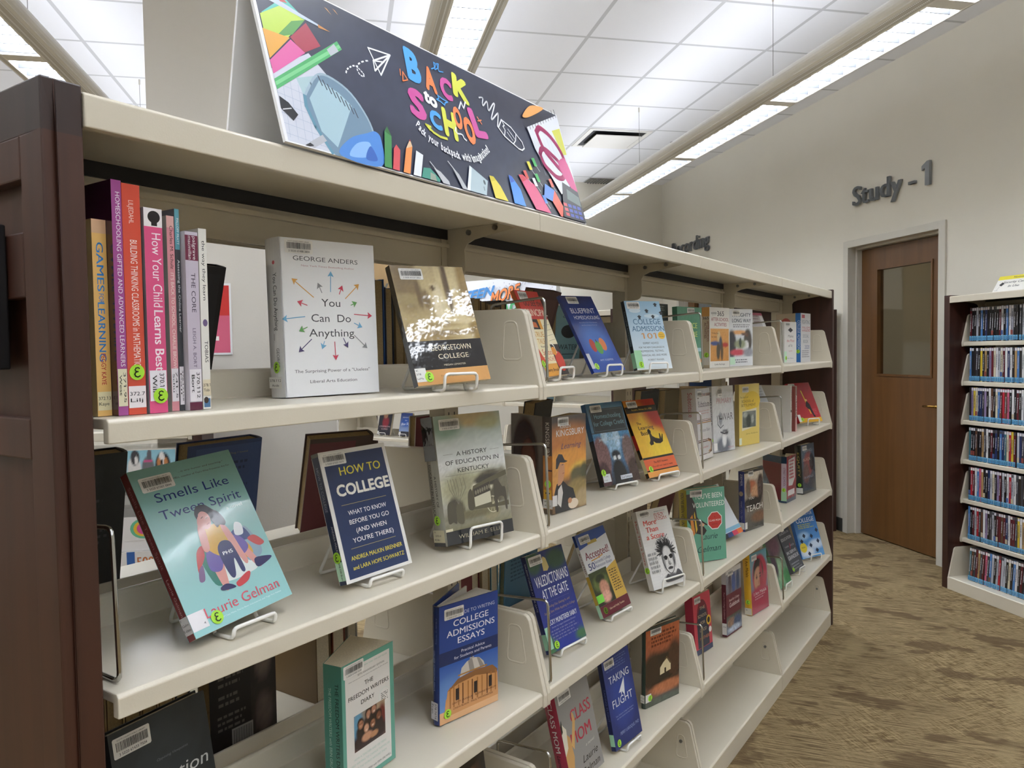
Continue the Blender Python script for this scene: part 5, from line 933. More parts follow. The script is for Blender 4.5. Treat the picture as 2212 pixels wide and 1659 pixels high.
art = [('R', 0, 0, 1, 1, '#5e1f2c'), ('R', 0, .90, 1, 1, '#cfccc8'), ('I', 0, .62, 1, .92, 20, 12, '#6a6a72', '#8f8f96', [(.5, .5, .15, .6, '#4a5a8a', .5), (.78, .5, .12, .6, '#3a4a6a', .5), (.25, .5, .12, .6, '#5a5058', .5)], .15), t('Read-for-College', .52, .50, .66, .04, '#d6c4c4', 0, 0, .1), t('Guidebook', .54, .41, .66, .07, '#e0d4d4', 0, 0, .1), ('I', 0, .02, 1, .29, 28, 14, '#7a8494', '#4a4a3a', [(.3, .6, .3, .3, '#8a6a54', .6), (.7, .5, .3, .4, '#3a4a6a', .6), (.5, .2, .5, .2, '#a9b4c4', .7)], .35)]
shown('AE', 'paperback_book', 'maroon paperback with campus photographs above and below its title', ('r4', 0, -.0664, 2.2568, 3.4, 1.6, -1.5, .1444, .2419, .0167), cover='#5e1f2c', spinec='#5a1f2c', front=art, bc=(.12, .97, .05, .02), spine=[('R', 0, .78, 1, 1, '#b9b6ba'), t('Read-for-College Guidebook', .4, .46, .40, .34, '#b98f94', 0, -90)], call=(('s', [('R', 0, .03, 1, .20, '#d3d0cc'), t('378', .5, .14, .6, .016, K_)]),), mat=P_MATTE)
art = [('R', 0, 0, 1, 1, '#5f8f9c'), ('I', 0, 0, 1, .98, 34, 44, '#8f2f4a', '#6498a4', [(.55, .62, .46, .36, '#a82f44', .2), (.46, .66, .32, .26, '#2a2224', .25), (.45, .55, .27, .23, '#b98468', .25), (.62, .5, .12, .4, '#96283c', .5), (.5, .16, .75, .30, '#a0324c', .3), (.36, .585, .055, .022, '#3a2a26', .5), (.56, .59, .055, .022, '#3a2a26', .5), (.36, .625, .07, .014, '#2c1f1c', .5), (.56, .63, .07, .014, '#2c1f1c', .5), (.46, .50, .05, .05, '#a8725a', .6), (.46, .435, .10, .018, '#8f4a44', .5)], .03), t('I Am Malala', .52, .295, .74, .058, '#d9b9c0')]+lines(.2, .85, .22, .26, 2, '#c08a96', 3)
shown('AF', 'hardcover_book', 'hardcover with a girl in a crimson headscarf and a yellow spine', ('r4', 0, -.0592, 2.5369, 8, 3.1, 0, .1520, .2380, .029), hard=True, cover='#8f2f4a', spinec='#d9a82c', front=art, bc=(.1, .965, .046, .022), spine=[t('I Am Malala', .42, .78, .30, .42, '#4a3414', 0, -90)], dots=(('s', .55, .22),), call=(('s', [('R', 0, .01, 1, .12, '#d6d0be'), t('B', .3, .08, .2, .014, K_)]),), mat=P_GLOSS)
shown('AL', 'paperback_book', 'grey collage paperback leaning behind the third bracket, third shelf', ('r3', .012, -.070, 2.795, 8, 24, 0, .13, .21, .012), cover='#4a4e50', front=[('I', 0, 0, 1, 1, 14, 20, '#4a5250', '#5a5a5e', [(.5, .5, .4, .3, '#7a8a88', .7)], .4)], mat=P_MATTE)

# ---- fourth bay
art = [('R', 0, 0, 1, 1, '#d8d6d2'), ('P', [(.30, .80), (.50, .86), (.72, .80), (.52, .74)], '#2a2a30'), t('Make', .52, .62, .44, .07, '#6a6a6c', 0, 0, .15), t('the Most', .52, .51, .62, .07, '#b9525c', 0, 0, .15), t('of It', .50, .39, .34, .07, '#6a6a6c', 0, 0, .15), t('a guide', .5, .28, .3, .03, '#b9525c'), t('Ann Marie', .5, .10, .5, .03, '#3f6a9a'), ('R', 0, .02, .2, .28, '#bfe0c4')]
shown('AG', 'paperback_book', 'small white paperback with a black cap, fourth bay top shelf', ('r1', 0, -.1059, 3.1757, 9.7, 0, 0, .1298, .1896, .020), cover='#d2d0cc', front=art, bc=(.1, .985, .045, .02), mat=P_MATTE, dots=(('f', .14, .12),))
art = [('R', 0, 0, 1, 1, '#d6d6d6'), ('R', .1, .90, .4, .97, '#b9525c'), t('FIGHTING', .52, .78, .84, .085, '#7a868f', .01), t('COLLEGE', .52, .63, .84, .10, '#b9525c', .01), t('SOCIAL', .5, .50, .6, .07, '#7a868f'), t('BOOK', .5, .39, .5, .07, '#7a868f'), t('2020', .62, .27, .5, .08, '#5a6a9a', 0, 0, .2)]+lines(.1, .9, .1, .22, 4, '#7a7a80', 9)
shown('AH', 'paperback_book', 'thick white paperback with a bright blue spine, fourth bay top shelf', ('r1', 0, -.0834, 3.3850, 3.4, 0, .2, .1524, .2353, .0260), cover='#d6d6d6', spinec='#2f6fb4', front=art, opn=53, fan=((0, .25), (.85, 1)), back=[('R', 0, 0, 1, 1, '#b9a98f'), ('E', .5, .75, .3, .16, '#a8352c')], dots=(('s', .5, .22),), spine=[t('COLLEGE ADMISSION', .4, .55, .6, .5, '#d3dce6', 0, -90)], mat=P_MATTE)
shown('AH0', 'paperback_book', 'white leaning paperback behind the third bracket, top shelf', ('r1', .012, -.075, 2.795, 8, 22, 0, .13, .225, .012), cover='#b9b6b8', front=[('R', .75, .6, .95, .95, '#d6d6d6')]+lines(.2, .7, .8, .92, 3, '#8f7a80', 4)+[('R', 0, .95, 1, 1, '#a8526a')], mat=P_MATTE)
art = [('R', 0, 0, 1, 1, '#a8232e', '#93222c'), ('R', 0, 0, 1, .105, '#d6a42c'), ('P', [(.50, .80), (.54, .80), (.64, .20), (.60, .20)], '#d6a42c'), ('P', [(.50, .40), (.60, .55), (.70, .44), (.72, .30), (.78, .12), (.70, .12), (.64, .30), (.56, .34)], '#2a2028'), ('E', .60, .55, .05, .03, '#c99a5a')]+lines(.74, .92, .18, .30, 4, '#c4505a', 4)
shown('AI', 'paperback_book', 'red paperback with a yellow strip and a pole holding figure, on an easel', ('r2', .012, -.0915, 3.4045, 32.3, 25.4, 1.3, .1454, .2066, .020), ('white wire easel under the red and yellow paperback',), cover='#a8232e', front=art, bc=(.06, .985, .04, .018), call=(('f', [('R', 0, .02, .12, .2, '#dcdad4')]),), dots=(('f', .16, .08),), mat=P_GLOSS)
spinebook('paperback_book', 'white spine standing next to the red paperback on its easel', -.06, 3.105, 0, .022, .21, '#cfcbc2', [t('ON THE LINE', .4, .7, .4, .4, '#3a3436', 0, -90), ('E', .5, .45, .35, .03, '#3a3436')], group='spine-out books in the fourth bay', lv='r2')
spinebook('paperback_book', 'reddish brown spine with white letters beside the red easel book', -.05, 3.150, 0, .026, .205, '#8a4a44', [t('ALL THE LITTLE', .4, .5, .6, .5, '#e0dcd6', .01, -90), ('R', 0, 0, 1, .3, '#c98f8a')], group='spine-out books in the fourth bay', lv='r2')
art = [('R', 0, 0, 1, 1, '#8f2a34'), ('P', [(.2, .92), (.85, .95), (.9, .5), (.6, .34), (.2, .36)], '#d3cfcc'), ('R', .14, .14, .84, .26, '#d3cfcc'), ('R', 0, 0, 1, .08, '#23405c')]+lines(.28, .8, .5, .86, 6, '#a83c44', 4, .6)
shown('AJ', 'paperback_book', 'red and navy paperback standing wide open, fourth bay third shelf', ('r3', 0, -.0938, 3.1703, 3.3, 0, -.3, .1344, .2138, .0253), cover='#8f2a34', spinec='#c4b4c4', front=art, opn=56, fan=((0, .3), (.85, 1)), spine=[('R', 0, .85, 1, 1, '#23405c'), t('STREET SCHOOL', .4, .56, .40, .4, '#6a2f44', 0, -90), ('R', 0, .04, 1, .24, '#a9d0ac'), ('R', 0, 0, 1, .04, '#23405c')], back=[('R', 0, 0, 1, 1, '#6e1f28'), ('R', 0, .85, 1, 1, '#23405c'), ('R', 0, 0, 1, .05, '#23405c')], dots=(('s', .5, .28),), mat=P_GLOSS)
art = [('I', 0, 0, 1, 1, 22, 32, '#34383a', '#5a6470', [(.5, .6, .4, .3, '#8a4a44', .6), (.75, .62, .2, .2, '#2a2624', .5), (.3, .4, .3, .25, '#6a5048', .6)], .2), t('BEING', .5, .84, .6, .06, '#9aa4b0'), t('BLACK', .4, .66, .56, .06, '#b98f7a'), t('IN AMERICA', .5, .30, .7, .05, '#8a8f98')]
shown('AK', 'hardcover_book', 'dark grey hardcover with a mottled portrait, fourth bay third shelf', ('r3', 0, -.0796, 3.4231, 9.4, 3.1, .5, .1536, .2388, .0327), hard=True, cover='#3a3e40', spinec='#2c322e', front=art, bc=(.1, .97, .05, .022), spine=[t('EQUITY', .4, .6, .5, .34, '#b9a45a', 0, -90)], dots=(('s', .55, .19),), call=(('s', [('R', 0, .02, 1, .13, '#cfcfcc')]),), mat=P_GLOSS)
art = [('I', 0, 0, 1, 1, 22, 30, '#5f9ad0', '#2c6ab8', [(.3, .12, .4, .14, '#d3dce6', .8), (.75, .25, .4, .12, '#c4d3e4', .8), (.3, .45, .3, .1, '#9cc0e0', .8)], .04), t('PLANNING FOR', .52, .86, .78, .07, '#d9e2ec', .01), t('COLLEGE', .52, .72, .80, .095, '#e6ecf2', .014)]+lines(.15, .85, .60, .67, 3, '#c9c24a', 5)+[('E', .16, .22, .15, .10, '#d9c43a'), t('NEW', .16, .21, .16, .03, '#4a4420')]
for cx, cy in ((.3, .45), (.62, .42), (.9, .52), (.5, .24), (.85, .3), (.35, .08), (.72, .12), (.15, .35)): art.append(('P', [(cx-.07, cy), (cx, cy+.05), (cx+.07, cy), (cx, cy-.05)], '#22304a'))
shown('AM', 'paperback_book', 'bright blue paperback with tossed caps in the sky, last on the fourth shelf', ('r4', .012, -.0835, 3.4265, 27.2, 17.9, 1.3, .1588, .2380, .020), ('white wire easel under the bright blue sky paperback',), cover='#2c6ab8', front=art, mat=P_MATTE)
art = [('R', 0, 0, 1, 1, '#4a4d52'), t('LEADERS IN', .5, .86, .76, .055, '#b9bcc0', .008), t('EDUCATION', .5, .72, .86, .07, '#d3d6d8', .01), t('THINK', .3, .56, .34, .04, '#b9bcc0'), ('P', [(.48, .52), (.60, .64), (.64, .60), (.52, .50)], '#a8324a'), t('VOICES', .74, .55, .34, .04, '#b9bcc0'), t('IN SERVE', .5, .41, .8, .07, '#d3d6d8', .01), t('GRANDEUR', .5, .29, .88, .09, '#d3d6d8', .01)]+lines(.12, .9, .06, .18, 3, '#8f9296', 5)
shown('AN', 'paperback_book', 'charcoal paperback with pale block capitals, left of the bright blue one', ('r4', .012, -.0572, 3.1520, 6.7, 23.9, 1.0, .1387, .2024, .020), ('white wire easel under the charcoal paperback',), cover='#4a4d52', front=art, dots=(('f', .1, .08),), mat=P_MATTE)
art = [('I', 0, 0, 1, 1, 20, 26, '#6f9a78', '#5a4a50', [(.5, .8, .5, .25, '#6a4a54', .7), (.4, .35, .35, .3, '#8fae8a', .6), (.2, .5, .2, .3, '#4a3a44', .6), (.8, .15, .3, .2, '#3f7a4a', .6)], .2)]
shown('AO', 'paperback_book', 'green and plum paperback behind the fourth bay chrome support', ('r4', .012, -.0480, 2.8802, 5.5, 17.4, 2.0, .1500, .2100, .012), ('white wire easel under the green and plum paperback',), cover='#6f9a78', front=art, mat=P_MATTE)

# ------------------------------------------------------------------ chrome wire supports
def support(y, lv, label, x0=-.150, h=.182, dx=0):
    root = empty('wire_book_support', Matrix.Translation((0, y, LV[lv]))); tag(root, label, 'book support', 'chrome wire book supports')
    b = MB(); b.tube(fillet([(-.10, 0, .0034), (-.006+dx, 0, .0034), (-.012+dx, 0, h), (x0, 0, h-.010), (x0, 0, .0034), (-.10, 0, .0034)], .012), .003, M_CHROME, 8)
    b.build('wire_loop', root, smooth=True)
    b = MB(); b.box(-.222, -.004, .0012, x0-.003, .004, .012, M_CREAM); b.build('rail_clip', root)
    return root
bn = ['first', 'second', 'third', 'fourth']; rn = dict(r1='top', r2='second', r3='third', r4='fourth')
for bay, lv, dy in ((1, 'r1', .032), (1, 'r2', .03), (1, 'r3', .03), (1, 'r4', .03), (2, 'r1', .032), (2, 'r2', .03), (2, 'r3', .03), (2, 'r4', .03), (3, 'r1', .03), (3, 'r2', .03), (3, 'r4', .04)):
    support(bay*PB+dy, lv, 'chrome wire loop at the near end of the %s shelf, %s bay' % (rn[lv], bn[bay]))
support(.030, 'r2', 'chrome wire loop against the near end panel on the second shelf', dx=-.02)

# ------------------------------------------------------------------ things on the far side of the shelves, seen from behind
XBK = -.525
def rear(label, lv, y, w, h, T_, col, back=(), tilt=14, xb=-.33, hard=True, yaw=180, opn=0, fan=None, pages=M_PAGES2, group='books facing the other aisle', mat=None, lift=.002):
    """book on the far side: its back board faces the near aisle. y = centre, xb = where the back board meets the shelf"""
    ti = math.radians(tilt); x = xb-(T_)/math.cos(ti)
    ps = math.radians(yaw); r = Vector((math.sin(ps), math.cos(ps), 0))
    return book('hardcover_book' if hard else 'paperback_book', label, lv, lift+T_*math.sin(ti), x, y-r.y*w/2, yaw, tilt, 0, w, h, T_, back=back, cover=col, hard=hard, opn=opn, fan=fan, pages=pages, group=group, mat=mat or P_MATTE)
rear('black hardcover with faint print, back towards us in front of the red notice', 'r1', .335, .155, .225, .028, '#26262a', [('R', .06, .06, .94, .94, '#2e2e34')]+lines(.2, .8, .3, .75, 9, '#55555c', 4), xb=-.40, tilt=16)
for i, (c, wv, hh) in enumerate((('#24508c', .030, .232), ('#2c3648', .026, .215), ('#8f7a54', .03, .20))):
    spinebook('hardcover_book', ('blue cloth book, fore-edge showing, left of the sepia paperback', 'dark slate book, fore-edge showing, left of the sepia paperback', 'tan book with page edges showing behind the sepia paperback', 'light tan book with page edges showing behind the sepia paperback')[i], -.50, .79+i*.033, 0, wv, hh, c, [], dep=.15, pages=M_PAGES2, group='books standing on the far side of the top shelf')
for i in range(6):
    spinebook('hardcover_book', 'tan edged book %s in the row behind the first bracket, top shelf' % ('one', 'two', 'three', 'four', 'five', 'six')[i], -.50, 1.12+i*.030, 0, .026, .19+.006*(i*7 % 4), ('#8a7450', '#a08a62', '#6e6048', '#96805a', '#8a7450', '#3a3630')[i], [], pages=M_PAGES2, group='books standing on the far side of the top shelf')
rear('teal book with bold dark lettering seen behind the royal blue paperback', 'r1', 1.635, .15, .205, .02, '#7fa9b0', [('R', 0, 0, 1, 1, '#83acb3'), t('of the', .5, .82, .5, .05, '#24343a'), ('E', .5, .62, .3, .10, '#23262a'), t('WATER', .5, .35, .8, .08, '#24343a'), ('L', [(.1, .28), (.9, .28)], .002, '#24343a'), ('P', [(.5, .12), (.7, .2), (.9, .16), (.7, .1)], '#23262a')], tilt=4, xb=-.36)
rear('brown dust-jacket hardcover leaning behind the red and orange paperback', 'r1', 1.455, .15, .245, .03, '#5a3a38', [('R', .1, .1, .9, .9, '#6a4a46')], tilt=18, xb=-.385)
rear('dark poster card behind the gap before the third bay, top shelf', 'r1', 1.745, .13, .24, .012, '#6b6250', [('R', 0, .70, 1, .95, '#2a3040'), ('R', 0, .35, 1, .70, '#8f8b84')]+lines(.1, .9, .4, .66, 6, '#6a665e', 3), tilt=6, xb=-.40)
rear('black hardcover filling the corner behind the second shelf, near end', 'r2', .130, .165, .232, .034, '#1f2022', [('I', .0, 0, 1, 1, 10, 16, '#202123', '#34363a', [(.4, .85, .4, .2, '#4a4d50', .7)], .1)]+lines(.15, .85, .35, .72, 10, '#4d5054', 6), tilt=10, xb=-.36)
rear('navy cloth hardcover seen from behind, above the teal paperback', 'r2', .385, .155, .228, .032, '#3a4c78', [('R', .10, 0, 1, .97, '#465c90'), t('When the Dog I loved', .55, .90, .5, .016, '#8f8a6a')]+lines(.2, .85, .3, .82, 12, '#2f3f66', 8), tilt=9, xb=-.36, yaw=176)
rear('grey hardcover with a dusty red jacket behind the navy paperback', 'r2', .685, .135, .215, .03, '#5a4a44', [('R', 0, 0, .72, .96, '#7a4448')], tilt=20, xb=-.35, yaw=200)
rear('white book with a crimson spine strip left of the wagon photograph hardcover', 'r2', .995, .12, .225, .022, '#c9c4bb', [('R', 0, 0, .45, 1, '#6e2028')], tilt=4, xb=-.38)
rear('large black hardcover standing open behind the brown and orange paperback', 'r2', 1.42, .17, .235, .034, '#2c2e2e', [('R', 0, 0, 1, 1, '#34383a')], tilt=8, xb=-.37, yaw=165)
rear('charcoal hardcover behind the end of the second bay, second shelf', 'r2', 2.26, .16, .225, .03, '#33373a', [('R', .05, .05, .95, .95, '#3c4346')], tilt=6, xb=-.38)
rear('beige hardcover with torn edge at the third bay, second shelf', 'r2', 2.47, .14, .215, .03, '#8a8068', (), tilt=4, xb=-.37)
for i, (c, y, wv, hh) in enumerate((('#24426e', 3.02, .04, .235), ('#9a8460', 3.07, .045, .225), ('#a38d66', 2.90, .04, .21), ('#8f7a58', 2.62, .035, .215))):
    spinebook('hardcover_book', ('navy book behind the yellow paperback, second shelf', 'tan book right of the navy one, second shelf far side', 'beige book left of the navy one, second shelf far side', 'brown edged book behind the grey sketched hardcover')[i], -.50, y, 0, wv, hh, c, [], pages=M_PAGES2, group='books standing on the far side of the second shelf', lv='r2')
art = [('R', 0, 0, 1, 1, '#26211f'), ('I', .60, 0, 1, 1, 8, 20, '#3a302c', '#2a2422', [(.5, .75, .4, .25, '#7a6a62', .6), (.5, .25, .4, .2, '#6a5a54', .6)], .15)]+lines(.12, .50, .60, .66, 2, '#6d6661', 1)+lines(.12, .50, .44, .50, 2, '#6d6661', 2)+lines(.10, .55, .24, .34, 3, '#6d6661', 3)
bk, _ = rear('dark brown paperback with a printed code on its back, third shelf far side', 'r3', .420, .14, .215, .034, '#26211f', art, tilt=0, xb=-.335, hard=False, lift=0)
b = MB(); f = Face(b, (.14, .0345, 0), (-1, 0, 0), (0, 0, 1), .14, .215, P_MATTE); f.R(.30, .06, .62, .22, '#a9a49c')
for i in range(22): f.R(.325+i*.0125, .075, .325+i*.0125+(.004 if i % 3 else .007), .205, '#33302e')
b.build('barcode_label', bk)
for i in range(7):
    y = .13+i*.029; c = ('#a4895a', '#9c8152', '#ab9262', '#8f784c', '#a4895a', '#9c8152', '#2a2622', '#a4895a', '#b29a6a')[i]
    spinebook('paperback_book', 'tan page edged book %s from the near end, third shelf far side' % ('first', 'second', 'third', 'fourth', 'fifth', 'sixth', 'seventh', 'eighth', 'ninth')[i], -.512, y, 0, .027, .200+.004*(i*5 % 6), c, [], pages=M_PAGES2, group='books standing on the far side of the third shelf', lv='r3')
for i, (y, wv, hh, c) in enumerate(((.610, .040, .225, '#6b5535'), (.655, .036, .232, '#7a3f2a'), (.698, .028, .215, '#b0aba2'))):
    spinebook('hardcover_book', ('tan hardcover standing behind the green and white paperback', 'russet hardcover standing behind the green and white paperback', 'pale grey hardcover standing behind the green and white paperback')[i], -.50, y, 0, wv, hh, c, [], dep=.14, pages=M_PAGES, group='books standing on the far side of the third shelf', lv='r3')
rear('pale blue book with small print behind the third shelf, left of the tall capitals', 'r3', 1.36, .165, .245, .02, '#5f8aa4', [('R', 0, 0, 1, 1, '#5f8aa4')]+lines(.15, .9, .3, .88, 14, '#3f627a', 6), tilt=3, xb=-.36)
for i, (y, c) in enumerate(((1.12, '#6a2028'), (1.165, '#c9b48a'), (1.205, '#7fb0c4'))):
    spinebook('hardcover_book', ('dark red', 'cream', 'light blue')[i]+' book behind the first bracket, third shelf far side', -.50, y, 0, .034, .22, c, [], pages=M_PAGES, group='books standing on the far side of the third shelf', lv='r3')
rear('white paperback leaning on the far side between the two blue and white books', 'r3', 1.72, .15, .215, .012, '#c9c6c0', (), tilt=22, xb=-.38, hard=False)
rear('brown and red jacket hardcover behind the green octagon book', 'r3', 2.36, .15, .225, .03, '#5a3a34', [('R', 0, 0, 1, 1, '#7a3f44')], tilt=16, xb=-.37)
rear('tan cloth book behind the brown photo hardcover, third shelf', 'r3', 2.635, .15, .20, .03, '#6b6149', (), tilt=3, xb=-.37)
rear('navy hardcover lying behind the second bay, fourth shelf', 'r4', 1.55, .15, .21, .03, '#3a4a6a', (), tilt=8, xb=-.38)
rear('brown hardcover behind the orange and green one, fourth shelf far side', 'r4', 1.95, .15, .215, .03, '#7a5444', (), tilt=6, xb=-.37)

# ------------------------------------------------------------------ back to school display board on the canopy
TOPZ = 1.6945
SGW, SGH, SGT = .8615, .272, math.radians(16.3)
BL_, BR_ = Vector((.0060, .2626, TOPZ+.0024)), Vector((-.0063, 1.124, TOPZ+.0024))
ax = (BR_-BL_).normalized(); outw = Vector((ax.y, -ax.x, 0))
upv = math.cos(SGT)*Vector((0, 0, 1))-math.sin(SGT)*outw; nrm = ax.cross(upv)
SM = Matrix.Identity(4)
for i in range(3): SM[i][0] = ax[i]; SM[i][1] = -nrm[i]; SM[i][2] = upv[i]; SM[i][3] = BL_[i]
root = empty('display_board', SM); tag(root, 'folded poster board with bubble letters and stationery on dark blue', 'sign')
b = MB(); b.box(0, 0, 0, SGW, .005, SGH, M_FOAM)
f = Face(b, (0, 0, 0), (1, 0, 0), (0, 0, 1), SGW, SGH, P_SIGN, e=.000010)
SW = '#eceef0'
def blob_letter(ch, u0, v0, u1, v1, c, rot=0, bold=.058):
    return ('T', ch, (u0+u1)/2, v0, (u1-u0), (v1-v0), c, bold, rot)
ops = [('R', 0, 0, 1, 1, '#e6e7ea'), ('I', .006, .008, .996, .992, 60, 18, '#20283e', '#2b3043', [(.3, .6, .3, .4, '#343a4e', .8), (.7, .4, .3, .4, '#2c3348', .8), (.8, .85, .2, .2, '#232538', .8), (.85, .2, .2, .3, '#1a1e2e', .8)], .10),
  ('P', [(.006, .40), (.098, .584), (.179, .349), (.099, .008), (.006, .008)], '#c9cdd8'),
  ('P', [(.055, .396), (.114, .471), (.181, .351), (.099, .008), (.065, .285)], '#a9c4c9')]
for k in range(10): ops.append(('L', [(.012+.016*k, .03), (.012+.016*k+.012, .36)], .0006, '#a3b0c4'))
for k in range(6): ops.append(('L', [(.006, .05+.055*k), (.15, .02+.055*k)], .0006, '#a3b0c4'))
ops += [('S', [(.065, .304), (.102, .453), (.135, .482), (.182, .425), (.214, .274), (.212, .133), (.18, .01), (.137, .008), (.099, .008), (.074, .137), (.063, .244)], '#6f8ba0'), ('P', [(.075, .30), (.108, .435), (.150, .40), (.176, .345), (.115, .05), (.085, .12)], '#a3c0ca'),
  ('K', [(.065, .304), (.102, .453), (.135, .482), (.182, .425), (.214, .274), (.212, .133), (.18, .01)], .004, '#9fb6c4'), ('L', [(.099, .008), (.074, .137), (.063, .244), (.065, .304)], .006, '#5f8fa4')]
for k in range(9): ops.append(('L', [(.108+.009*k, .46-.016*k), (.113+.009*k, .41-.016*k)], .0022, '#3a4450'))
ops += [('P', [(.012, .72), (.07, .88), (.109, .796), (.032, .602)], '#4fb3a4'), ('P', [(.008, .707), (.057, .814), (.108, .791), (.008, .466)], '#b9d34a'), ('P', [(.030, .60), (.075, .745), (.108, .791), (.07, .66)], '#5a9a4a'), ('P', [(.006, .623), (.062, .632), (.007, .456)], '#e0a43a'), ('P', [(.063, .638), (.109, .776), (.132, .662), (.086, .571)], '#a8394c'), ('P', [(.006, .445), (.063, .624), (.09, .575), (.007, .371)], '#d9609f'),
  ('P', [(.026, .818), (.049, .848), (.103, .819), (.14, .803), (.138, .79), (.094, .798)], '#b9c4d4'), ('P', [(.138, .803), (.166, .788), (.138, .781)], '#c98a4a'), ('P', [(.02, .92), (.035, .95), (.075, .85), (.06, .84)], '#b94a4a'), ('P', [(.166, .944), (.172, .94), (.181, .911)], '#cf9a5a'), ('P', [(.187, .961), (.193, .955), (.199, .933)], '#cf9a5a'),
  ('P', [(.006, .342), (.007, .285), (.186, .702), (.178, .745)], '#4fae6a'), ('P', [(.006, .325), (.0065, .305), (.184, .712), (.181, .728)], '#7acb8a'), ('P', [(.146, .658), (.152, .625), (.176, .68), (.168, .717)], '#b9bcc4'),
  ('P', [(.008, .251), (.006, .182), (.027, .131), (.04, .175), (.025, .229)], '#1c1e24'), ('L', [(.010, .18), (.028, .20)], .0015, '#d3d6da'), ('P', [(.050, .03), (.085, .10), (.092, .07), (.06, .008)], '#b3b6bc'), ('P', [(.040, .008), (.052, .03), (.06, .02), (.05, .008)], '#1c1e24'),
  ('S', [(.117, .008), (.15, .128), (.200, .20), (.223, .227), (.234, .182), (.217, .008)], '#4a86d0'), ('S', [(.14, .02), (.165, .11), (.20, .14), (.19, .05)], '#86b3e6'), ('S', [(.18, .03), (.20, .12), (.21, .04)], '#2f62b4'),
  ('L', [(.262, .799), (.325, .82), (.281, .64), (.262, .799)], .0028, SW), ('L', [(.268, .721), (.325, .82), (.266, .653), (.268, .721)], .0028, SW), ('L', [(.268, .721), (.300, .745)], .0024, SW)]
dots = [(.181, .549), (.186, .578), (.194, .599), (.203, .618), (.213, .631), (.219, .622), (.224, .61), (.229, .60), (.231, .585), (.226, .575), (.219, .578), (.215, .597), (.215, .617), (.220, .645), (.23, .67), (.243, .692), (.256, .708)]
for a, c in zip(dots[::1], dots[1:]): ops.append(('L', [(a[0]+(c[0]-a[0])*.2, a[1]+(c[1]-a[1])*.2), (a[0]+(c[0]-a[0])*.62, a[1]+(c[1]-a[1])*.62)], .0026, SW))
cB, cO, cM, cY = '#4aa3e8', '#f0834a', '#c9509a', '#d3d64a'
ops += [blob_letter('B', .366, .712, .410, .935, cB, -6), blob_letter('A', .420, .690, .456, .865, cO, -6), blob_letter('C', .468, .685, .508, .84, cM, -12), blob_letter('K', .515, .725, .572, .905, cY, -14),
  blob_letter('S', .345, .445, .395, .640, cM, -8), blob_letter('to', .400, .575, .442, .675, SW, -14, .05), blob_letter('C', .403, .412, .440, .535, cB, -8), blob_letter('H', .446, .385, .490, .585, cY, -8), blob_letter('O', .491, .480, .520, .635, cO, -6), blob_letter('O', .524, .400, .560, .585, cO, 0), blob_letter('L', .562, .480, .614, .685, cM, 8),
  ('L', [(.447, .353), (.425, .350), (.405, .365), (.387, .401)], .005, cY), ('L', [(.395, .375), (.385, .405), (.400, .400)], .004, cY), ('L', [(.456, .862), (.470, .885), (.476, .92), (.470, .925), (.468, .868), (.482, .895), (.487, .93), (.480, .925), (.482, .870), (.497, .880)], .0022, cB), ('L', [(.345, .665), (.362, .688), (.352, .735), (.345, .665)], .0022, cO), ('L', [(.345, .745), (.342, .70)], .0022, cO), ('L', [(.453, .669), (.467, .655), (.485, .649), (.474, .632), (.470, .612), (.459, .628), (.446, .632), (.455, .648)], .0026, cB, True),
  ('L', [(.522, .633), (.537, .697), (.541, .649), (.555, .714)], .0032, SW), ('L', [(.491, .468), (.486, .44), (.492, .425), (.505, .432), (.510, .427), (.512, .405), (.519, .396)], .0032, SW), ('L', [(.588, .628), (.600, .583)], .0024, cO), ('L', [(.586, .595), (.602, .615)], .0024, cO)]
ops += [('K', [(.618, .804), (.628, .815), (.634, .812), (.626, .765), (.628, .752), (.645, .796), (.649, .792), (.645, .735), (.650, .735), (.674, .805), (.679, .800), (.650, .675), (.654, .668), (.682, .735), (.684, .725), (.667, .619)], .0032, SW), ('L', [(.670, .614), (.693, .695), (.729, .662), (.765, .570), (.768, .520), (.755, .495), (.740, .497), (.688, .56), (.670, .614)], .0032, SW), ('L', [(.693, .695), (.700, .655), (.692, .640), (.698, .615), (.688, .560)], .0026, SW), ('L', [(.745, .622), (.735, .560), (.720, .52)], .0026, SW), ('L', [(.712, .635), (.735, .565)], .0018, SW), ('L', [(.705, .605), (.722, .55)], .0018, SW)]
tag_ = 'Pack your backpack with imagination!'; n_ = len(tag_)
pth = [(.350, .395), (.363, .345), (.39, .303), (.429, .266), (.473, .250), (.522, .259), (.558, .300), (.602, .395)]
seg = [math.hypot((c[0]-a[0])*SGW, (c[1]-a[1])*SGH) for a, c in zip(pth, pth[1:])]; tot = sum(seg)
wch = {ch: max(.28, text_tris(ch, .02)[3] if ch != ' ' else .28)+.09 for ch in set(tag_)}
W0 = sum(wch[ch] for ch in tag_); s0 = 0
for ch in tag_:
    w_ = wch[ch]/W0*tot; d = s0+w_/2; s0 += w_; k = 0
    while k < len(seg)-1 and d > seg[k]: d -= seg[k]; k += 1
    q = d/seg[k]; a, c = pth[k], pth[k+1]
    if ch != ' ':
        rr = math.degrees(math.atan2((c[1]-a[1])*SGH, (c[0]-a[0])*SGW)); rr = max(-42, min(42, rr))
        ops.append(('T', ch, a[0]+(c[0]-a[0])*q, a[1]+(c[1]-a[1])*q-.022, (w_*.80)/SGW, .058, SW, .03, rr))
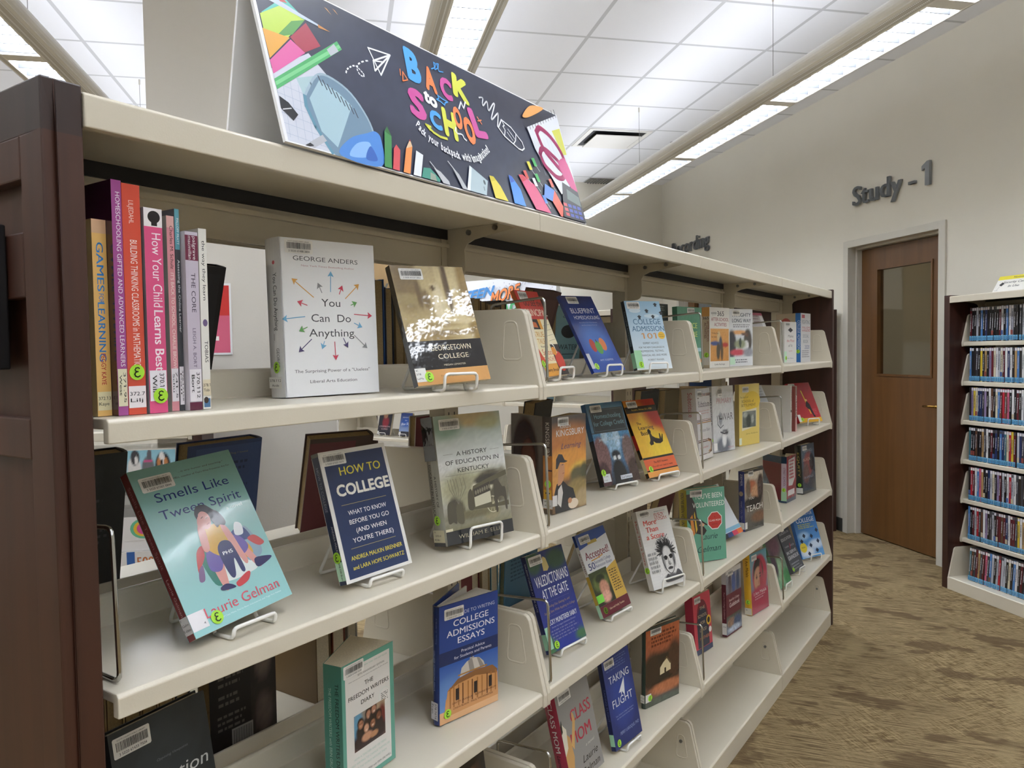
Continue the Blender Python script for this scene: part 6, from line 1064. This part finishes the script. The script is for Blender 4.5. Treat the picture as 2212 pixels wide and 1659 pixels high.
ops += [('P', [(.223, .008), (.247, .247), (.258, .286), (.264, .227), (.242, .008)], '#3f8a4a'), ('P', [(.247, .247), (.258, .286), (.264, .227)], '#2c6a34'), ('P', [(.245, .008), (.262, .148), (.272, .181), (.28, .151), (.263, .008)], '#d04a52'), ('P', [(.274, .008), (.299, .176), (.32, .203), (.293, .008)], '#e8904a'), ('P', [(.299, .176), (.318, .249), (.32, .203)], '#d9b894'), ('P', [(.313, .232), (.318, .249), (.319, .236)], '#b9403a'), ('P', [(.302, .008), (.329, .184), (.348, .167), (.324, .008)], '#dfe3e6'), ('P', [(.326, .008), (.339, .079), (.36, .088), (.385, .028), (.381, .008)], '#3a8f7c'), ('P', [(.352, .008), (.358, .06), (.372, .05), (.372, .008)], '#8f9a8a'), ('P', [(.373, .10), (.392, .085), (.413, .033), (.414, .008), (.392, .008)], '#b9bcbf'), ('L', [(.365, .135), (.385, .075)], .002, '#c4c7ca'), ('P', [(.437, .150), (.455, .108), (.474, .008), (.456, .008)], '#b0b3b6'), ('L', [(.427, .18), (.445, .125)], .002, '#c9ccce'), ('P', [(.471, .008), (.503, .202), (.56, .124), (.541, .008)], '#a9bcc2'), ('P', [(.471, .008), (.503, .202), (.510, .192), (.482, .008)], '#dfe6e8'), ('E', .545, .105, .004, .018, '#4a565c'), ('R', .537, .04, .539, .07, '#4a565c'),
  ('P', [(.572, .173), (.588, .175), (.608, .114), (.625, .008), (.574, .008)], '#dccb34'), ('P', [(.572, .173), (.588, .175), (.594, .15), (.575, .13)], '#c9b820'), ('P', [(.656, .231), (.669, .226), (.694, .139), (.699, .008), (.650, .008)], '#3a8ae0'), ('P', [(.656, .231), (.669, .226), (.675, .19), (.658, .17)], '#2a5fc4'), ('P', [(.702, .261), (.722, .273), (.771, .212), (.814, .008), (.744, .008)], '#d64a7a'), ('P', [(.702, .261), (.722, .273), (.735, .24), (.712, .21)], '#c4303f'),
  ('P', [(.800, .14), (.822, .262), (.863, .228), (.838, .12)], '#4a84d6'), ('P', [(.838, .12), (.863, .228), (.888, .103), (.872, .008), (.862, .008)], '#e0604a'),
  ('P', [(.808, .727), (.994, .985), (.994, .38), (.898, .213), (.821, .549)], '#d9dce2'), ('P', [(.94, .80), (.99, .86), (.99, .62), (.965, .60)], '#cfd04a')]
for k in range(12): ops.append(('L', [(.808+.0162*k, .70+.0235*k), (.806+.0162*k, .78+.0225*k)], .0024, '#2a2c34'))
for k in range(9): ops.append(('L', [(.825+.018*k, .62+.02*k), (.84+.018*k, .34+.01*k)], .0006, '#a9b4c9'))
ops += [('K', [(.851, .718), (.872, .770), (.900, .760), (.928, .720), (.955, .640), (.967, .540), (.962, .450), (.935, .440), (.900, .500), (.865, .590), (.851, .718)], .013, '#d9508a'), ('K', [(.839, .520), (.852, .570), (.875, .585), (.905, .555), (.932, .510), (.944, .430), (.930, .375), (.900, .360), (.870, .395), (.848, .440), (.839, .520)], .012, '#d9508a'), ('S', [(.926, .50), (.972, .56), (.994, .317), (.98, .26), (.942, .376)], '#cf4a86'),
  ('P', [(.918, .331), (.994, .283), (.996, .010), (.876, .010)], '#24262e'), ('P', [(.933, .279), (.991, .235), (.99, .150), (.923, .185)], '#6b7a74'), ('S', [(.800, .815), (.856, .951), (.925, .985), (.833, .833)], '#e8a050')]
for r_ in range(3):
    for c_ in range(4): ops.append(('R', .893+.024*c_, .030+.042*r_, .911+.024*c_, .058+.042*r_, '#d0505a' if c_ == 0 else '#4a5ab4'))
for (x, y), c in (((.796, .415), '#3fae5a'), ((.767, .367), '#d9d23a'), ((.791, .282), '#3fae5a'), ((.738, .275), '#d0463a'), ((.772, .235), '#d9dce0'), ((.856, .278), '#e0604a'), ((.800, .11), '#4a84d6')):
    ops += [('P', [(x-.010, y+.035), (x+.004, y+.045), (x+.010, y-.02), (x-.004, y-.03)], c), ('L', [(x+.004, y-.02), (x+.016, y-.06)], .001, '#d9dce0')]
for o_ in ops:
    if o_[0] in ('P', 'L') and o_[0] == 'P':
        pass
f.draw(ops); b.build('front_panel', root)
# the folded back panel
b = MB(); apex = SGH*math.cos(SGT)-.0012; bx = .122-SGH*math.sin(SGT)
tilt2 = math.atan2(bx, apex)
P0 = SM.inverted()@(BL_+upv*SGH); R3 = SM.to_3x3().inverted(); dn = R3@(Vector((0, 0, -apex))-outw*bx+Vector((0, 0, 0)))
th = (R3@outw)*-.004
q = [P0+Vector((0, .0055, 0)), P0+dn+Vector((0, .0055, 0))]
X = Vector((SGW, 0, 0))
b.poly([q[0], q[1], q[1]+X, q[0]+X], M_FOAM); b.poly([q[0]+th, q[0]+X+th, q[1]+X+th, q[1]+th], M_FOAM)
b.poly([q[0], q[0]+th, q[1]+th, q[1]], M_FOAM); b.poly([q[0]+X, q[1]+X, q[1]+X+th, q[0]+X+th], M_FOAM); b.poly([q[1], q[1]+th, q[1]+X+th, q[1]+X], M_FOAM); b.poly([q[0], q[0]+X, q[0]+X+th, q[0]+th], M_FOAM)
b.build('back_panel', root)

# graffiti style card on the far bookcase, and the small camera notice on the rack
def tent(name, label, M, w, h, tl, ops, cat='sign'):
    root = empty(name, M); tag(root, label, cat)
    up_ = Vector((-math.sin(tl), 0, math.cos(tl)))
    b = MB(); f = Face(b, (0, 0, 0), (0, 1, 0), up_, w, h, P_MATTE, e=.0002); f.draw(ops)
    n_ = f.n; P_ = lambda y, s, d: Vector((0, y, 0))+up_*(s*h)-n_*d
    b.poly([P_(0, 0, .003), P_(0, 1, .003), P_(w, 1, .003), P_(w, 0, .003)], M_FOAM)
    for a, c in (((0, 0), (0, 1)), ((w, 1), (w, 0)), ((0, 1), (w, 1)), ((w, 0), (0, 0))):
        b.poly([P_(*a, 0), P_(*c, 0), P_(*c, .003), P_(*a, .003)], M_FOAM)
    b.build('front_panel', root)
    b = MB(); top_ = P_(0, 1, .004); ft = Vector((top_.x-h*math.sin(tl)*1.1, 0, 0)); Y = Vector((0, w, 0))
    d = Vector((-.003, 0, 0))
    for s in (Vector(), d): b.poly([top_+s, top_+Y+s, ft+Y+s, ft+s], M_FOAM)
    b.poly([top_, ft, ft+d, top_+d], M_FOAM); b.poly([top_+Y, top_+Y+d, ft+Y+d, ft+Y], M_FOAM)
    b.build('back_panel', root); return root
ops = [('R', 0, 0, 1, 1, '#e6e8ee')]+[('E', random.uniform(.02, .98), random.uniform(.05, .95), .006, .018, random.choice(('#b9bcc6', '#c9ccd4', '#a9adb8'))) for _ in range(50)]
ops += [t('GRAPHIC', .55, .72, .5, .11, '#cfd2da', 0, 8, .2), t('Check Out', .80, .52, .34, .09, '#c4c8d2', 0, 6, .2), t('TEEN', .22, .50, .34, .26, '#4a8fd0', .04, 8, .3), t('ZONE', .20, .12, .30, .20, '#d0508a', .04), t('MORE', .515, .40, .33, .34, '#2a2422', .055, 14, .4), t('MORE', .51, .405, .325, .33, '#f08a4a', .03, 14, .4), t('READS', .53, .07, .40, .22, '#4aa86a', .05, 6, .2)]
tent('tent_card', 'white card with orange graffiti letters on the far bookcase', FAR @ Matrix.Translation((-.10, 1.32, TOPZ+.0028)), .90, .30, .25, ops)
ops = [('R', 0, 0, 1, 1, '#e6e4dc'), ('R', 0, .76, 1, 1, '#e3d534'), t('Notice:', .55, .83, .28, .11, '#5a5434', .02), t('Security Cameras', .58, .52, .78, .14, '#55575c', .02, 0, .2), t('In Use', .52, .26, .30, .14, '#55575c', .02, 0, .2), ('P', [(.10, .44), (.17, .60), (.24, .50), (.18, .34)], '#2a2a2c'), ('L', [(.15, .38), (.10, .08)], .0015, '#8a8a86'), ('L', [(.04, .08), (.14, .08)], .0015, '#8a8a86')]
tent('tent_card', 'small yellow topped notice card standing on the disc rack', RACK @ Matrix.Translation((-.06, .235, TOPZ+.0028)), .235, .10, .55, ops)

# display holder hanging on the near end panel
root = empty('sign_holder', Matrix.Translation((-.088, -.0435, 1.398))); tag(root, 'black sign holder fixed to the near wooden end panel', 'sign holder')
b = MB(); b.box(-.225, -.014, 0, 0, -.0005, .158, M_BLACK); b.build('holder_body', root, bevel=.002)
b = MB(); b.box(-.214, -.0155, .012, -.012, -.0142, .146, M_GLASS); b.build('clear_cover', root)

# ------------------------------------------------------------------ disc cases on the rack
ORD = ['first', 'second', 'third', 'fourth', 'fifth', 'sixth', 'seventh', 'eighth', 'ninth', 'tenth', 'eleventh', 'twelfth', 'thirteenth', 'fourteenth', 'fifteenth', 'sixteenth', 'seventeenth', 'eighteenth', 'nineteenth', 'twentieth', 'twenty-first', 'twenty-second', 'twenty-third', 'twenty-fourth', 'twenty-fifth', 'twenty-sixth', 'twenty-seventh', 'twenty-eighth', 'twenty-ninth', 'thirtieth', 'thirty-first', 'thirty-second', 'thirty-third', 'thirty-fourth', 'thirty-fifth', 'thirty-sixth', 'thirty-seventh', 'thirty-eighth', 'thirty-ninth', 'fortieth']
DC = [('black', '#202024'), ('black', '#2a2628'), ('dark grey', '#3c3c42'), ('white', '#d3d3d4'), ('pale grey', '#a9acb4'), ('navy', '#28345c'), ('maroon', '#5a2028'), ('cream', '#cbc2a8'), ('red', '#a82c38'), ('brown', '#5c4030'), ('blue', '#4a7ab4'), ('mauve', '#8a7a9c'), ('teal', '#3f6a74'), ('tan', '#a98a5c'), ('pink', '#c4627c'), ('yellow', '#cbb13c')]
DW = [6, 5, 4, 5, 4, 3, 3, 2, 2, 2, 2, 2, 1, 1, 1, 1]
rd = random.Random(5)
def disc_row(z, x, y0, n, row, lean=0.0):
    y = y0
    for i in range(n):
        nm, c = rd.choices(DC, DW)[0]; w = .0148; h = .190
        M = RACK @ Matrix.Translation((x, y, z+.0008)) @ Matrix.Rotation(-lean, 4, 'X')
        root = empty('disc_case', M); tag(root, '%s disc case, %s from the end panel on the %s shelf of the rack' % (nm, ORD[i], ORD[row] if row < 6 else 'base'), 'disc case', 'disc cases on the rack')
        b = MB(); b.box(-.135, .0004, 0, 0, w-.0004, h, M_BLACK); b.build('case', root)
        b = MB(); f = Face(b, (0, .0006, 0), (0, 1, 0), (0, 0, 1), w-.0012, h, P_GLOSS, e=.0002)
        f.R(0, 0, 1, 1, c)
        g = lin(c); lum = sum(g)/3
        if rd.random() < .9: f.R(.05, .905, .95, .985, rd.choice(('#d6d4d8', '#cbc9d0', '#d9d7d4')) if rd.random() < .75 else '#4a4a50')
        ink = '#b9b8bd' if lum < .25 else '#4a4a54'; v = rd.uniform(.76, .82)
        if rd.random() < .8:
            x0 = rd.uniform(.28, .4); lo = rd.uniform(.28, .5)
            while v > lo:
                hh = rd.uniform(.008, .03); f.R(x0, v-hh, x0+rd.uniform(.25, .36), v, ink); v -= hh+rd.uniform(.003, .012)
        if rd.random() < .18: f.R(0, .17, 1, .30, rd.choice(('#8a4a44', '#b9ae94', '#4a5f94', '#6a5040')))
        f.R(0, .02, 1, .155, '#6aa9d0'); f.R(.1, .035, .9, .09, '#4a7fa8'); f.R(.15, .10, .85, .115, '#33566e')
        b.build('paper_insert', root)
        y += w+.0003+(rd.uniform(.002, .006) if rd.random() < .06 else 0)
for k, z in enumerate(RROWS): disc_row(z, -.092, .052, 38, k)
disc_row(.0731, -.060, .092, 36, 6, lean=.055)

# ------------------------------------------------------------------ books and discs on the far bookcase
def far_book(label, bay, lv, y, w, h, c, ops, tilt=14, ez=True):
    M0 = FAR
    ti = math.radians(tilt); z = ROWS[lv]
    O = M0 @ Vector((-.09, bay*PB+y, z+(.012 if ez else 0)))
    # yaw of the far bookcase front is -90 degrees from the near one
    root, M = book('paperback_book', label, 'r1', .012 if ez else 0, O.x, O.y, 90, tilt, 0, w, h, .02, cover=c, front=ops, group='face-out books on the far bookcase', mat=P_MATTE, z=z)
    if ez: easel('white wire easel under the '+label.split(' on ')[0], M, w, .02, tilt, 'r1', z=z, grp='white wire easels on the far bookcase')
far_book('dark paperback with a red dressed woman on the far bookcase', 0, 2, .41, .15, .225, '#2c2a34', [('I', 0, 0, 1, 1, 16, 22, '#24222c', '#2c303c', [(.55, .5, .3, .25, '#8a2434', .5), (.5, .78, .2, .16, '#b98a70', .5), (.5, .88, .26, .1, '#5a3a2c', .5)], .03), t('CRIMSON', .52, .30, .8, .06, '#d0b0b0'), t('CORD', .52, .20, .5, .06, '#d0b0b0'), ('R', 0, .02, .12, .14, '#dcdad4')])
far_book('blue paperback with white script on the far bookcase', 0, 2, .66, .13, .20, '#2a4a94', [('I', 0, 0, 1, 1, 14, 20, '#8fa4c9', '#22408f', [(.5, .6, .5, .25, '#2f5ab0', .7)], .04), t('BENEATH', .5, .78, .6, .05, '#d3dcec'), t('the', .5, .66, .2, .05, '#d3dcec'), t('Blue Sky', .5, .48, .76, .11, '#d9e2f0', .01, 6, .3), ('R', 0, 0, 1, .2, '#2a2a34'), ('R', 0, .04, .18, .18, '#dcdad4')])
far_book('navy and white paperback, small, on the far bookcase', 1, 1, .58, .12, .18, '#3a4a74', [('I', 0, 0, 1, 1, 10, 14, '#5a4a54', '#3a5a8a', [(.5, .3, .5, .3, '#8a9ab0', .7)], .1), t('Coes', .5, .64, .7, .12, '#dfe3ea', .01), ('R', 0, .04, .2, .3, '#dcdad4')])
far_book('green and dark paperback with white capitals on the far bookcase', 2, 1, .24, .15, .215, '#4a7a74', [('I', 0, 0, 1, 1, 14, 18, '#2a3a44', '#6fae9c', [(.7, .6, .5, .3, '#8fae8a', .7)], .06), t('NANCY', .52, .36, .56, .10, '#e3e8e6', .01), t('MEHL', .52, .20, .72, .14, '#e3e8e6', .015), ('R', 0, .18, .14, .36, '#dcdad4')])
for bay, lv, y0, n in ((1, 2, .30, 14), (2, 2, .05, 14), (0, 3, .08, 10), (1, 1, .04, 8), (0, 1, .06, 10)):
    y = y0
    for i in range(n):
        nm, c = rd.choices(DC, DW)[0]; w = .016 if lv != 1 else .024; h = .19 if lv == 2 else .21
        O = FAR @ Matrix.Translation((-.05, bay*PB+y, ROWS[lv]+.0008))
        root = empty('shelved_book', O); tag(root, '%s spine, %s in its run, %s shelf down of the far bookcase, %s bay' % (nm, ORD[i], ORD[lv], bn[bay]), 'book', 'spines on the far bookcase')
        b = MB(); b.box(-.13, .0004, 0, 0, w-.0004, h, P_MATTE, lin(c))
        f = Face(b, (0, 0, 0), (0, 1, 0), (0, 0, 1), w, h, P_MATTE, e=.0004); f.R(.2, .4, .8, .8, '#c9c9cc' if rd.random() < .5 else '#5a5a64'); f.R(.05, .02, .95, .15, '#6aa9d0')
        b.build('book_block', root); y += w+.001

# jigsaw boxes behind the near end of the second shelf
def box_thing(label, x, y, z, dx, dy, dz, c, ops):
    root = empty('puzzle_box', PUZ @ Matrix.Translation((x, y, z+.0008))); tag(root, label, 'puzzle box', 'jigsaw boxes')
    b = MB(); b.box(-dx, 0, 0, -.001, dy, dz*.6, P_MATTE, lin(c)); b.build('box_base', root)
    b = MB(); b.box(-dx-.001, -.001, dz*.3, 0, dy+.001, dz, P_GLOSS, lin(c))
    f = Face(b, (0, -.001, dz*.3), (0, 1, 0), (0, 0, 1), dy+.002, dz*.7, P_GLOSS); f.draw(ops); b.build('box_lid', root)
Z7 = .70
box_thing('dark green jigsaw box at the bottom of the stack', -.01, .56, Z7, .15, .30, .06, '#2a4a3c', [t('300', .3, .3, .3, .4, '#d3c9c4', .02), ('R', .5, .1, .95, .9, '#7a9a8a')])
box_thing('white jigsaw box with orange numerals in the stack', -.005, .55, Z7+.061, .15, .31, .085, '#d3d0cc', [('R', .56, 0, .63, 1, '#2a5a9c'), t('500', .72, .25, .15, .5, '#b96a3a', .02), ('R', .62, .2, .95, .35, '#8a8a88')])
box_thing('white jigsaw box with a rainbow roundel in the stack', -.01, .56, Z7+.147, .15, .30, .10, '#d6d3d0', [('E', .70, .5, .12, .42, '#5fae8a'), ('E', .70, .5, .09, .33, '#d9b03a'), ('E', .70, .5, .06, .24, '#c94a8a')])
box_thing('grey jigsaw box in the middle of the stack', -.01, .55, Z7+.248, .15, .31, .08, '#8a8884', [('R', .1, .2, .6, .7, '#a9a7a2')])
box_thing('jigsaw box with three dogs on its side, top of the stack', -.005, .54, Z7+.329, .15, .33, .115, '#c9c4ba', [('I', .58, .04, .98, .96, 44, 14, '#9cc4d0', '#86b9c9', [(.16, .3, .15, .5, '#d3d0cc', .3), (.18, .72, .10, .34, '#3a3a3e', .3), (.20, .6, .04, .2, '#d6d3d0', .4), (.44, .3, .14, .5, '#6a6a6e', .3), (.47, .8, .05, .3, '#5a5a60', .3), (.44, .58, .10, .06, '#d0508a', .4), (.74, .35, .17, .6, '#24242a', .25), (.72, .62, .07, .34, '#e0dcd6', .4), (.66, .5, .05, .2, '#b97a4a', .5), (.80, .5, .05, .2, '#b97a4a', .5), (.72, .5, .03, .12, '#2a2426', .4)], .03)])
box_thing('small blue bordered jigsaw box at the left of the stack', -.01, .37, Z7+.30, .15, .14, .16, '#2f4fae', [('R', .12, .2, .8, .9, '#c4c9d0'), ('R', .25, .3, .7, .75, '#5a626a')])

bpy.data.objects.remove(_fo)
for me in [m_ for m_ in bpy.data.meshes if m_.users == 0]: bpy.data.meshes.remove(me)
